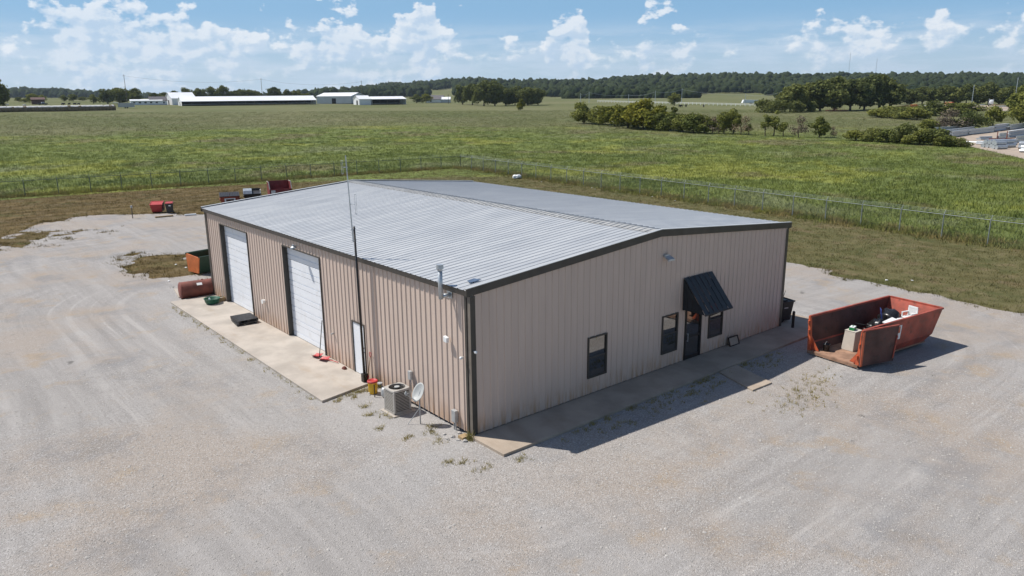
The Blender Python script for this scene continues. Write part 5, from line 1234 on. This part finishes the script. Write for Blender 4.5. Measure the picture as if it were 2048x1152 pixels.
# loose stones on the lot
n = 42000; az_ = rg3.uniform(-8, 90, n); r_ = 9+rg3.random(n)**.8*26
x_ = CAM[0]+r_*np.sin(np.radians(az_)); y_ = CAM[1]+r_*np.cos(np.radians(az_)); okm = (gravel_f(x_, y_) > .3) & ~((x_ > -2.6) & (x_ < 20.8) & (y_ > -1.8) & (y_ < 24.6)); x_, y_ = x_[okm], y_[okm]; n = len(x_)
ov = np.array([(1, 0, 0), (0, 1, 0), (-1, 0, 0), (0, -1, 0), (0, 0, .8), (0, 0, -.5)]); of = np.array([(0, 1, 4), (1, 2, 4), (2, 3, 4), (3, 0, 4)])
s = rg3.uniform(.010, .030, n)*(1+(rg3.random(n) < .03)*1.0); V = ov[None]*s[:, None, None]*rg3.uniform(.6, 1.3, (n, 6, 1)); ca, sa = np.cos(az_[okm]*40), np.sin(az_[okm]*40)
V = np.stack([V[..., 0]*ca[:, None]-V[..., 1]*sa[:, None], V[..., 0]*sa[:, None]+V[..., 1]*ca[:, None], V[..., 2]], -1)+np.stack([x_, y_, np.full(n, .012)], -1)[:, None, :]
F = of[None]+(np.arange(n)*6)[:, None, None]
tag(np_obj('loose_gravel', V.reshape(-1, 3), F.reshape(-1, 3), MAT['stone']), 'loose gravel stones scattered over the lot', 'gravel', None, 'stuff')

# ================================================================== farm in the background
def gable_barn(name, label, pa, pb, width, eave, ridge, wallm, roofm, open_side=False, cat='barn', overhang=.4):
    """barn whose near long side runs from pa to pb on the ground"""
    pa = Vector(pa); pb = Vector(pb); zb = min(pa.z, pb.z); d = Vector((pb.x-pa.x, pb.y-pa.y, 0)); L_ = d.length; rz = math.atan2(d.y, d.x)
    t_ = thing(name, label, cat, (pa.x, pa.y, zb), rz); w = width; e = eave; r_ = ridge; oh = overhang
    for s, y0_, y1_ in ((0, -oh, w/2), (1, w+oh, w/2)):
        ze = e-(r_-e)*oh/(w/2)
        MB().hexa([(-oh, y0_, ze), (L_+oh, y0_, ze), (L_+oh, y1_, r_), (-oh, y1_, r_)], [(-oh, y0_, ze+.18), (L_+oh, y0_, ze+.18), (L_+oh, y1_, r_+.18), (-oh, y1_, r_+.18)]).build('roof', roofm, t_)
    for xx in (0, L_-.15):
        MB().prism([(xx, 0, 0), (xx, w, 0), (xx, w, e-.02), (xx, w/2, r_-.02), (xx, 0, e-.02)], (.15, 0, 0)).build('end_wall', wallm, t_)
    if open_side:
        for k in range(int(L_/6)+1): MB().box(min(k*6, L_-.3), -.1, 0, min(k*6+.16, L_-.05), .10, e).build('post', MAT['pole_wood'], t_)
        MB().box(.2, w*.8, 0, L_-.2, w*.8+.1, e).build('back_wall', MAT['dark_void'], t_)
        MB().box(.2, -.05, .9, L_-.2, .05, 1.05).build('rail', MAT['galv'], t_)
    else:
        MB().box(.15, 0, 0, L_-.15, .15, e-.02).build('side_wall', wallm, t_); MB().box(.15, w-.15, 0, L_-.15, w, e-.02).build('side_wall', wallm, t_)
    return t_
P = at
def run(pa, px2, deg):
    """end point of a wall that starts at pa, turned deg from square-on, and ends in the direction of px2"""
    a_ = math.atan2(RGT[1], RGT[0])+rad(deg); e = Vector((math.cos(a_), math.sin(a_), 0)); d_ = ray(px2, 200); n_ = Vector((-d_[1], d_[0], 0)); c0 = Vector((CAM[0], CAM[1], 0))-Vector((pa.x, pa.y, 0))
    return Vector((pa.x, pa.y, pa.z))+e*(c0.dot(n_)/e.dot(n_))
lb0 = P(364, 212); lb1 = run(lb0, 632, 31)
b1 = gable_barn('long_barn', 'very long low white-roofed barn open along its near side', lb0, lb1, 16, 3.0, 6.0, MAT['white_wall'], MAT['white_roof'], True)
MB().box(-.06, 6.6, 0, -.02, 9.0, 2.6).build('door', MAT['dark_void'], b1)
p0 = P(345, 210); p1 = run(p0, 392, 38)
b2 = gable_barn('hay_barn', 'tall white gable barn rising behind the left end of the long barn', p0, p1, 18, 4.6, 8.6, MAT['white_wall'], MAT['white_roof']); MB().box(-.06, 7.5, 0, -.02, 10.5, 3.4).build('door', MAT['dark_void'], b2)
p0 = P(634, 207.5); p1 = run(p0, 702, -14)
b3 = gable_barn('metal_barn', 'large pale grey metal barn with wide low-pitched roof beyond the long barn', p0, p1, 27, 5.6, 8.2, MAT['grey_wall'], MAT['white_roof'])
MB().box(13, -.06, 0, 16.5, -.02, 4.0).build('door', MAT['dark_void'], b3)
p0 = P(719, 210); p1 = run(p0, 812, 32)
b4 = gable_barn('low_barn', 'low white barn with a grey side next to the large metal barn', p0, p0+(p1-p0)*.24, 12, 4.2, 6.6, MAT['white_wall'], MAT['white_roof']); MB().box(-.06, 3, 0, -.02, 6, 3.2).build('door', MAT['dark_void'], b4)
b5 = gable_barn('open_shed', 'white-roofed open cattle shed at the right end of the barns', p0+(p1-p0)*.27, p1, 14, 4.0, 5.8, MAT['white_wall'], MAT['white_roof'], True, 'shed')
p0 = P(301, 210)
hs = gable_barn('farmhouse', 'small white farmhouse with dark grey roof left of the barns', p0, p0+Vector((11, -1.5, 0)), 8, 3.0, 5.6, MAT['white_wall'], MAT['grey_roof'], False, 'house')
for xx in (2, 5.5, 8.5): MB().box(xx, -.06, 1.0, xx+.9, -.02, 2.2).build('window', MAT['dark_void'], hs)
p0 = P(262, 210); mh = gable_barn('mobile_home', 'long low white mobile home beside the farmhouse', p0, p0+Vector((20, -3, 0)), 5, 2.8, 3.6, MAT['white_wall'], MAT['white_roof'], False, 'house')
for k in range(5): MB().box(1.5+k*3.6, -.06, 1.1, 2.9+k*3.6, -.02, 2.0).build('window', MAT['dark_void'], mh)
for px, py, lab, wl, rf, L_ in [(853, 205.5, 'white cottage on the tan slope below the forest', MAT['white_wall'], MAT['grey_roof'], 13), (870, 205.5, 'pale teal-sided mobile home on the tan slope', MAT['grey_wall'], MAT['white_roof'], 14)]:
    p0 = P(px, py); h_ = gable_barn('hill_house', lab, p0, p0+Vector((L_*.7, -L_*.6, 0)), 7, 2.8, 4.6, wl, rf, False, 'house'); MB().box(3, -.06, .8, 4.4, -.02, 2.0).build('window', MAT['dark_void'], h_)
# hill house with long dark roof
d = ray(858, 193); p0 = Vector(CAM+d*(1050/math.hypot(d[0], d[1]))); p0.z = float(hill_z(np.array(p0.x), np.array(p0.y)))
gable_barn('ranch_house', 'long dark-roofed ranch house on the hillside pasture', p0, p0+Vector((14, -13, 0)), 10, 3.0, 6.0, MAT['grey_roof'], MAT['grey_roof'], False, 'house')
# livestock trailer
p0 = P(237, 217); tr = thing('livestock_trailer', 'grey livestock trailer with raised white hatch beyond the hay row', 'trailer', p0, rad(-18))
MB().box(0, 0, .7, 8.5, 2.4, 3.1).build('trailer_body', MAT['grey_metal'], tr); MB().hexa([(-2.6, 0, 3.2), (.2, 0, 3.1), (.2, 2.4, 3.1), (-2.6, 2.4, 3.2)], [(-2.6, 0, 3.5), (.2, 0, 3.35), (.2, 2.4, 3.35), (-2.6, 2.4, 3.5)]).build('hatch', MAT['white_plastic'], tr); MB().box(-.1, .2, .8, -.02, 2.2, 3.0).build('opening', MAT['dark_void'], tr)
for xx in (3.6, 4.8): MB().tube((xx, -.15, .42), (xx, .2, .42), .42, .42, 14).build('wheel', MAT['rubber'], tr)
# hay row
pL, pR = P(-60, 226), P(240, 222); dv = (pR-pL); Ln = Vector((dv.x, dv.y, 0)).length; hy = thing('hay_row', 'long row of stacked hay with a pale wrap along the pasture edge', 'hay', pL, math.atan2(dv.y, dv.x))
nb_ = int(Ln/1.6)
mb0 = MB(); mb0.lathe([(0, -.78), (.9, -.78), (.98, -.7), (.98, .7), (.9, .78), (0, .78)], (0, 0, .95), 14, 'x'); h0 = mb0.build('hay_bale', MAT['hay'], hy)
for i in range(nb_):
    o = h0 if i == 0 else share(h0, 'hay_bale', hy)
    o.location = (i*1.6, .1*math.sin(i*2.1), 0); o.rotation_euler = (i*.7 % 6.28*0, 0, .03*math.sin(i*5.3)); o.scale = (1, 1.4, 1.45+.05*math.sin(i*3.7))
w_ = MB(); vs = []; fs = []
for i in range(nb_*2):
    for j in range(7):
        a = rad(30+20*j); rr_ = 1.02+.03*math.sin(i*1.9+j); vs.append((i*.8-.8, math.cos(a)*rr_*1.38, 1.43+math.sin(a)*rr_*1.42))
for i in range(nb_*2-1):
    for j in range(6): fs.append((i*7+j, (i+1)*7+j, (i+1)*7+j+1, i*7+j+1))
n0 = len(vs); vs += [(x, y, z-.03) for x, y, z in vs]; fs += [tuple(n0+q for q in reversed(f)) for f in fs]
w_.add(vs, fs).build('bale_wrap', MAT['tarp_white'], hy)
# red shed and pickup
p0 = P(64, 209); rs = gable_barn('red_shed', 'small red shed in the far left pasture', p0, p0+Vector((7.5, -1, 0)), 5, 3.2, 4.4, MAT['red_inner'], MAT['red_inner'], False, 'shed')
def vehicle(name, label, loc, rz, L_, body, cabm):
    v = thing(name, label, 'truck', loc, rz)
    MB().hexa([(0, 0, .45), (L_, 0, .45), (L_, 1.9, .45), (0, 1.9, .45)], [(0, .03, 1.1), (L_, .03, 1.05), (L_, 1.87, 1.05), (0, 1.87, 1.1)]).build('body', body, v, .05)
    MB().hexa([(L_*.36, .08, 1.1), (L_*.74, .08, 1.1), (L_*.74, 1.82, 1.1), (L_*.36, 1.82, 1.1)], [(L_*.40, .2, 1.8), (L_*.62, .2, 1.8), (L_*.62, 1.7, 1.8), (L_*.40, 1.7, 1.8)]).build('cab', cabm, v, .04)
    MB().hexa([(L_*.42, .07, 1.15), (L_*.68, .07, 1.15), (L_*.68, .10, 1.15), (L_*.42, .10, 1.15)], [(L_*.43, .17, 1.7), (L_*.61, .17, 1.7), (L_*.61, .2, 1.7), (L_*.43, .2, 1.7)]).build('side_window', MAT['glass'], v)
    for xx in (L_*.18, L_*.82):
        for yy in (.0, 1.7): MB().tube((xx, yy, .38), (xx, yy+.2, .38), .38, .38, 14).build('wheel', MAT['rubber'], v)
    return v
vehicle('pickup_truck', 'dark pickup truck parked beside the small red shed', P(76, 210), rad(-5), 5.6, MAT['black'], MAT['white_plastic'])
# cattle
def cow(label, loc, rz, mat, group=None):
    me = bpy.data.meshes.new('cow'); bm = bmesh.new()
    joints = [(0, 0, 1.15, .36), (.5, 0, 1.18, .40), (1.0, 0, 1.2, .38), (1.35, 0, 1.35, .24), (1.65, 0, 1.5, .19), (1.95, 0, 1.35, .12)]
    vv = [bm.verts.new(j[:3]) for j in joints]
    for a_, b2 in zip(vv[:-1], vv[1:]): bm.edges.new((a_, b2))
    rr_ = [j[3] for j in joints]
    for root_i, xo in ((0, -.05), (2, .08)):
        for s in (-1, 1):
            kp = bm.verts.new((joints[root_i][0]+xo-.02*(root_i == 0), s*.2, .62)); ft = bm.verts.new((joints[root_i][0]+xo+.04, s*.2, .02))
            bm.edges.new((vv[root_i], kp)); bm.edges.new((kp, ft)); rr_ += [.11, .07]
    tl = bm.verts.new((-.42, 0, .75)); bm.edges.new((vv[0], tl)); rr_.append(.03)
    bm.to_mesh(me); bm.free(); o = bpy.data.objects.new('cow', me); COL.objects.link(o)
    md = o.modifiers.new('skin', 'SKIN'); sk = me.skin_vertices[0].data if me.skin_vertices else None
    if sk is None:
        bm = bmesh.new(); bm.from_mesh(me); bm.verts.layers.skin.verify(); bm.to_mesh(me); bm.free(); sk = me.skin_vertices[0].data
    for i, r_ in enumerate(rr_): sk[i].radius = (r_, r_*1.1); sk[i].use_root = (i == 1)
    o.modifiers.new('sub', 'SUBSURF').levels = 1; o.modifiers['sub'].render_levels = 1
    me.materials.append(mat); o.location = loc; o.rotation_euler = (0, 0, rz); return tag(o, label, 'cow', group)
for px, py, a in [(1358, 214.5, .3), (1364, 215, 2.8), (1371, 214.5, .2), (1437 - 30, 214.5, .5)]: cow('black cow resting near the lone tree behind the hedgerow', P(px, py), a, MAT['cow'], 'cattle behind the hedgerow')
for px, py, a in [(124, 211, .2), (130, 210.5, 3.0), (137, 210.5, .4), (148, 210.5, .1), (152, 210.5, 2.9), (156, 210.5, .3)]: cow('black cow grazing in the far left pasture', P(px, py), a, MAT['cow'], 'cattle in the left pasture')
for px, py, a in [(13, 213, .5), (52, 214, 2.6)]: cow('white-backed cow standing beyond the hay row', P(px, py), a, MAT['cow_white'], 'pale cattle beyond the hay row')
cow('dark cow standing right behind the hay row', P(171, 216), .1, MAT['cow'])
# utility poles and wires
def pole(label, base, h, group=None, arm=1.2, mat=MAT['pole_wood'], rz=0.6):
    t_ = thing('utility_pole', label, 'pole', base, rz, group); MB().tube((0, 0, -.3), (0, 0, h), .22, .14, 8).build('pole', mat, t_)
    if arm: MB().box(-arm, -.08, h-1.0, arm, .08, h-.8).build('crossarm', mat, t_)
    return Vector(base)+Vector((0, 0, h-.8))
def hpx(px, base, top): p = at(px, base); return p, (base-top)*ppm(p)
tops_ = []
for lab, px, ba, tp_ in [('tall dark utility pole standing beside the farmhouse trees', 255, 208, 160), ('tall utility pole behind the long white barn', 526, 206, 163), ('utility pole behind the large metal barn', 725, 206, 166)]:
    p, h = hpx(px, ba, tp_); tops_.append(pole(lab, p, h))
for a_, b2 in zip(tops_[:-1], tops_[1:]):
    mb = MB(); pts = [a_+(b2-a_)*t+Vector((0, 0, -14*t*(1-t))) for t in np.linspace(0, 1, 13)]; mb.path(pts, .05, 4); o = mb.build('power_line', MAT['black_metal']); tag(o, 'thin power line strung between the farm utility poles', 'wire', 'farm power lines')
tops_ = []
for px, ba, tp_ in [(1161, 206, 188), (1178, 206, 185), (1257, 206, 190), (1310, 207, 184), (1363, 207, 180), (1490, 208, 190), (1560, 210, 186)]:
    p, h = hpx(px, ba, tp_); tops_.append(pole('pale utility pole in the line across the far pasture', p, h, 'far pasture utility poles', .8, MAT['galv']))
for a_, b2 in zip(tops_[:-1], tops_[1:]):
    mb = MB(); pts = [a_+(b2-a_)*t+Vector((0, 0, -5*t*(1-t))) for t in np.linspace(0, 1, 9)]; mb.path(pts, .06, 4); tag(mb.build('power_line', MAT['galv']), 'pale power line strung across the far pasture', 'wire', 'far pasture power lines')
for lab, px, ba, tp_ in [('utility pole with lamp beside the white truck', 1943, 210, 178), ('utility pole at the far end of the equipment yard', 2028, 212, 168)]:
    p, h = hpx(px, ba, tp_); q = pole(lab, p, h, None, 1.0, MAT['galv'])
p, h = hpx(897, 208, 190); pole('utility pole standing left of the pasture grove', p, h)
# white pipe fence
pA, pB = P(1195, 204.5), P(1530, 213.5)
wf = thing('pipe_fence', 'long white pipe fence across the far pasture', 'fence', pA); dv = pB-pA; nP = 46
pm = MB(); pm.box(-.12, -.12, 0, .12, .12, 1.6); q0 = pm.build('post', MAT['white_plastic'], wf)
for i in range(nP):
    t = i/(nP-1); q = dv*t; o = q0 if i == 0 else share(q0, 'post', wf); zz = float(terrain(pA.x+q.x, pA.y+q.y))-pA.z; o.location = (q.x, q.y, zz)
for zz in (1.5, .9): MB().tube((0, 0, zz), dv+Vector((0, 0, zz)), .09, .09, 5).build('rail', MAT['white_plastic'], wf)
# radio towers on the ridge
for lab, px, ytop, ybase in [('thin lattice radio mast on the far ridge, taller one', 1697, 107, 152), ('white-tipped lattice radio mast on the far ridge', 1751, 118, 152), ('short stub mast on the ridge left of the tall clump', 1532, 143, 153)]:
    d = ray(px, ybase); hd = math.hypot(d[0], d[1]); rdist = 1950; p0 = Vector(CAM+d*(rdist/hd)); zt = (CAM+ray(px, ytop)*(rdist/hd))[2]; zb = float(hill_z(np.array(p0.x), np.array(p0.y))); p0.z = zb
    t_ = thing('radio_mast', lab, 'mast', p0); H_ = zt-zb
    for k in range(3):
        a = k*2.094; MB().tube((1.3*math.cos(a), 1.3*math.sin(a), 0), (.5*math.cos(a), .5*math.sin(a), H_), .16, .12, 5).build('leg', MAT['galv'], t_)
    mb = MB(); nst = max(4, int(H_/4))
    for k in range(nst):
        z0_, z1_ = H_*k/nst, H_*(k+1)/nst; r0_, r1_ = 1.3-.8*k/nst, 1.3-.8*(k+1)/nst
        for j in range(3):
            a0_, a1_ = j*2.094, (j+1)*2.094; mb.tube((r0_*math.cos(a0_), r0_*math.sin(a0_), z0_), (r1_*math.cos(a1_), r1_*math.sin(a1_), z1_), .06, .06, 3, False)
    mb.build('lattice', MAT['galv'], t_); MB().tube((0, 0, H_), (0, 0, H_+3), .15, .1, 5).build('tip', MAT['white_plastic'], t_)

# ------------------------------------------------------------------ pipe yard at the right
yd = MB(); pl = [(p.x, p.y) for p in PY]; yd.add([(x, y, float(terrain(x, y))+.03) for x, y in pl], [tuple(range(len(pl)))]); o = yd.build('bare_dirt_yard', MAT['dirt']); tag(o, kind='structure')
p1, p2 = P(1900, 216), P(2060, 220)
MB_ = MB(); q = [P(1870, 213), P(1880, 219), P(2010, 222), P(2060, 218), P(2060, 212), P(1960, 211)]; MB_.add([(v.x, v.y, v.z+.05) for v in q], [tuple(range(6))]); tag(MB_.build('equipment_yard', MAT['dirt']), kind='structure')
def steel_stack(label, pa, pb, rows, w, h, mat, group='stacked steel sections in the pipe yard'):
    pa = Vector(pa); pb = Vector(pb); d = pb-pa; L_ = Vector((d.x, d.y, 0)).length; t_ = thing('steel_stack', label, 'steel', pa, math.atan2(d.y, d.x), group)
    for k in range(3): MB().box(L_*(.1+.4*k)-.1, -.1, 0, L_*(.1+.4*k)+.1, w*rows+.1, .15).build('bearer', MAT['wood'], t_)
    for i in range(rows):
        for j in range(1 if i else 2):
            y_ = i*w; z_ = .15+j*(h+.02); b_ = MB()
            b_.box(0, y_+.02, z_, L_, y_+w-.03, z_+.06); b_.box(0, y_+w/2-.04, z_+.06, L_, y_+w/2+.04, z_+h-.06); b_.box(0, y_+.02, z_+h-.06, L_, y_+w-.03, z_+h); b_.build('beam', mat, t_)
    return t_
S1 = 'galvanised steel beams stacked on bearers in the pipe yard'
for (xa, ya), (xb, yb), rows in [((1872, 266), (1948, 260), 3), ((1890, 272), (1950, 263), 3), ((1906, 275), (1938, 270), 2), ((1940, 270), (1990, 264), 3), ((1980, 265), (2020, 256), 3), ((2022, 260), (2060, 254), 3), ((2034, 286), (2070, 283), 2), ((2000, 279), (2016, 278), 2)]:
    steel_stack(S1, P(xa, ya), P(xb, yb), rows, .55, .62, MAT['galv'])
S2 = 'dark grey steel beams stacked in the middle of the pipe yard'
steel_stack(S2, P(1992, 263), P(2014, 260), 3, .6, .8, MAT['grey_wall'], 'dark beams in the pipe yard'); steel_stack(S2, P(2020, 276), P(2064, 268), 2, .8, .7, MAT['grey_wall'], 'dark beams in the pipe yard')
def pipes(label, pa, pb, n_, r_, group):
    pa = Vector(pa); pb = Vector(pb); d = pb-pa; L_ = Vector((d.x, d.y, 0)).length; t_ = thing('pipe_stack', label, 'pipes', pa, math.atan2(d.y, d.x), group); row = 0; left = n_; y0_ = 0
    k = 0
    while left > 0 and row < 4:
        m_ = min(left, max(1, n_//2+1-row))
        for i in range(m_): MB().tube((0, y0_+i*2.05*r_, r_*(1+row*1.75)), (L_, y0_+i*2.05*r_, r_*(1+row*1.75)), r_, r_, 12).build('pipe', MAT['galv'], t_)
        left -= m_; y0_ += r_; row += 1
    return t_
S3 = 'bright round galvanised pipes stacked in the pipe yard'
for (xa, ya), (xb, yb), n_, r_ in [((1990, 297), (2028, 295), 7, .42), ((1992, 299), (2012, 298.5), 3, .40), ((2036, 298), (2070, 299), 9, .36), ((1952, 289), (1982, 290), 3, .20), ((1968, 295), (1992, 297), 4, .24), ((1930, 285), (1982, 287.5), 2, .16), ((1960, 280), (1984, 279), 4, .2), ((2012, 291), (2032, 290), 5, .3), ((2040, 305), (2075, 307), 6, .34)]:
    pipes(S3, P(xa, ya), P(xb, yb), n_, r_, 'galvanised pipes in the pipe yard')
fr_ = thing('trailer_frame', 'rusty red trailer frame with upright stakes in the pipe yard', 'trailer', P(1992, 285), rad(-25))
MB().box(0, 0, .5, 4.8, .12, .75).box(0, 1.8, .5, 4.8, 1.92, .75).box(0, .12, .52, .12, 1.8, .72).box(4.68, .12, .52, 4.8, 1.8, .72).build('frame', MAT['rust'], fr_)
for xx in (.1, 2.6): MB().box(xx, 0, .75, xx+.12, .12, 2.3).build('stake', MAT['rust'], fr_)
for xx in (1.0, 3.6): MB().tube((xx, -.2, .32), (xx, .1, .32), .32, .32, 12).build('wheel', MAT['rubber'], fr_)
# machinery beyond the clump
hr = thing('harrow', 'rusty farm harrow with tines lying in rough grass below the tree clump', 'machine', P(1657, 225), rad(-25))
MB().box(0, 0, .9, 11, .3, 1.1).box(0, 2.2, .9, 11, 2.5, 1.1).box(0, .3, .92, .2, 2.2, 1.08).box(10.8, .3, .92, 11, 2.2, 1.08).box(5.4, .3, .92, 5.6, 2.2, 1.08).build('frame', MAT['rust'], hr)
for k in range(18): MB().tube((.3+k*.6, .15, .9), (.4+k*.6, -.1, .0), .06, .04, 5).build('tine', MAT['rust'], hr)
for k in range(12): MB().tube((.3+k*.9, 2.35, 1.1), (.3+k*.9, 2.5, 2.0), .06, .05, 5).build('upright', MAT['rust'], hr)
bm_ = thing('boom_machine', 'yellow and orange boom machine resting at the edge of the clump', 'machine', P(1795, 219), rad(-20))
MB().hexa([(0, 0, .9), (13, 0, 1.2), (13, 1.3, 1.2), (0, 1.3, .9)], [(0, .2, 1.6), (13, .2, 2.6), (13, 1.1, 2.6), (0, 1.1, 1.6)]).build('boom', MAT['yellow_steel'], bm_); MB().box(9, -.3, .5, 13.5, 1.8, 2.0).build('chassis', MAT['orange'], bm_)
for xx in (9.6, 12.6): MB().tube((xx, -.5, .5), (xx, -.1, .5), .5, .5, 12).build('wheel', MAT['rubber'], bm_)
MB().tube((3, .6, .9), (4.5, .6, .05), .15, .15, 6).build('outrigger', MAT['white_plastic'], bm_)
# white semi truck with tank
st = thing('semi_truck', 'white semi truck cab with a white tank trailer in the equipment yard', 'truck', P(1976, 212), rad(200))
MB().hexa([(0, 0, .9), (2.2, 0, .9), (2.2, 2.4, .9), (0, 2.4, .9)], [(.5, .1, 3.4), (2.2, .1, 3.6), (2.2, 2.3, 3.6), (.5, 2.3, 3.4)]).build('cab', MAT['white_plastic'], st, .1); MB().hexa([(-2.0, .2, .8), (0, .2, .8), (0, 2.2, .8), (-2.0, 2.2, .8)], [(-1.9, .3, 1.7), (0, .3, 2.1), (0, 2.1, 2.1), (-1.9, 2.1, 1.7)]).build('hood', MAT['white_plastic'], st, .08)
MB().hexa([(-.02, .25, 2.2), (.02, .25, 2.2), (.02, 2.15, 2.2), (-.02, 2.15, 2.2)], [(.40, .3, 3.1), (.45, .3, 3.1), (.45, 2.1, 3.1), (.40, 2.1, 3.1)]).build('windscreen', MAT['glass'], st)
MB().box(2.2, .6, .7, 6.5, 1.8, 1.0).build('chassis', MAT['black_metal'], st); MB().lathe([(0, -3.4), (.9, -3.3), (1.05, -3.0), (1.05, 3.0), (.9, 3.3), (0, 3.4)], (6.6, 1.2, 2.3), 18, 'x').build('tank', MAT['white_plastic'], st)
for xx in (-1.2, 3.2, 4.4, 8.4, 9.5):
    for yy in (.0, 2.1): MB().tube((xx, yy, .5), (xx, yy+.3, .5), .5, .5, 14).build('wheel', MAT['rubber'], st)
for yy in (.1, 2.3): MB().tube((2.3, yy, 1.0), (2.3, yy, 4.2), .09, .09, 8).build('exhaust_stack', MAT['galv'], st)
rt = thing('red_tank', 'round red tank end among trailers in the equipment yard', 'tank', P(1898, 214), rad(-20)); MB().lathe([(0, -2.5), (1.0, -2.45), (1.25, -2.2), (1.25, 2.2), (1.0, 2.45), (0, 2.5)], (0, 0, 1.5), 18, 'y').build('shell', MAT['red_tank'], rt); MB().box(-.9, -1.6, 0, .9, -1.3, .7).box(-.9, 1.3, 0, .9, 1.6, .7).build('saddle', MAT['black_metal'], rt)
for i, (px, py, L_, c) in enumerate([(1853, 215, 16, 'white_plastic'), (1908, 214.5, 22, 'grey_wall'), (1866, 218, 10, 'white_plastic'), (1990, 217, 24, 'galv'), (1990, 214, 14, 'wood')]):
    t_ = thing('flat_trailer', 'low flat trailer parked in the equipment yard', 'trailer', P(px, py), rad(-22), 'trailers in the equipment yard'); MB().box(0, 0, .9, L_, 2.4, 1.25).build('deck', MAT[c], t_)
    for xx in (L_*.7, L_*.82): MB().tube((xx, -.05, .45), (xx, .3, .45), .45, .45, 12).build('wheel', MAT['rubber'], t_)
    MB().box(.6, .3, 0, .8, .5, .9).build('landing_leg', MAT['black_metal'], t_)
pv = P(1485, 208); vb = thing('covered_trailer', 'long white covered trailer at the far pasture edge', 'trailer', pv, rad(-30)); MB().hexa([(0, 0, .7), (14, 0, .7), (14, 2.6, .7), (0, 2.6, .7)], [(1, .3, 3.0), (13, .3, 2.6), (13, 2.3, 2.6), (1, 2.3, 3.0)]).build('cover', MAT['white_plastic'], vb, .15)
for xx in (6, 7.2): MB().tube((xx, -.1, .4), (xx, .2, .4), .4, .4, 12).build('wheel', MAT['rubber'], vb)

# ------------------------------------------------------------------ the air
hz = MB(); hz.box(-4700, -4700, -1.5, 4700, 4700, 130); ho = hz.build('haze', MAT['white']); ho.data.materials.clear()
m, g = new_mat('thin_summer_haze'); pv_ = g.n('ShaderNodeVolumePrincipled', inp={'Color': (.72, .86, 1.0, 1), 'Density': 6e-5, 'Anisotropy': .3})
g.n('ShaderNodeOutputMaterial', inp={'Volume': pv_.outputs[0]}); ho.data.materials.append(m); tag(ho, 'thin pale summer haze filling the air over the fields', 'haze', None, 'stuff')
bpy.context.view_layer.update()
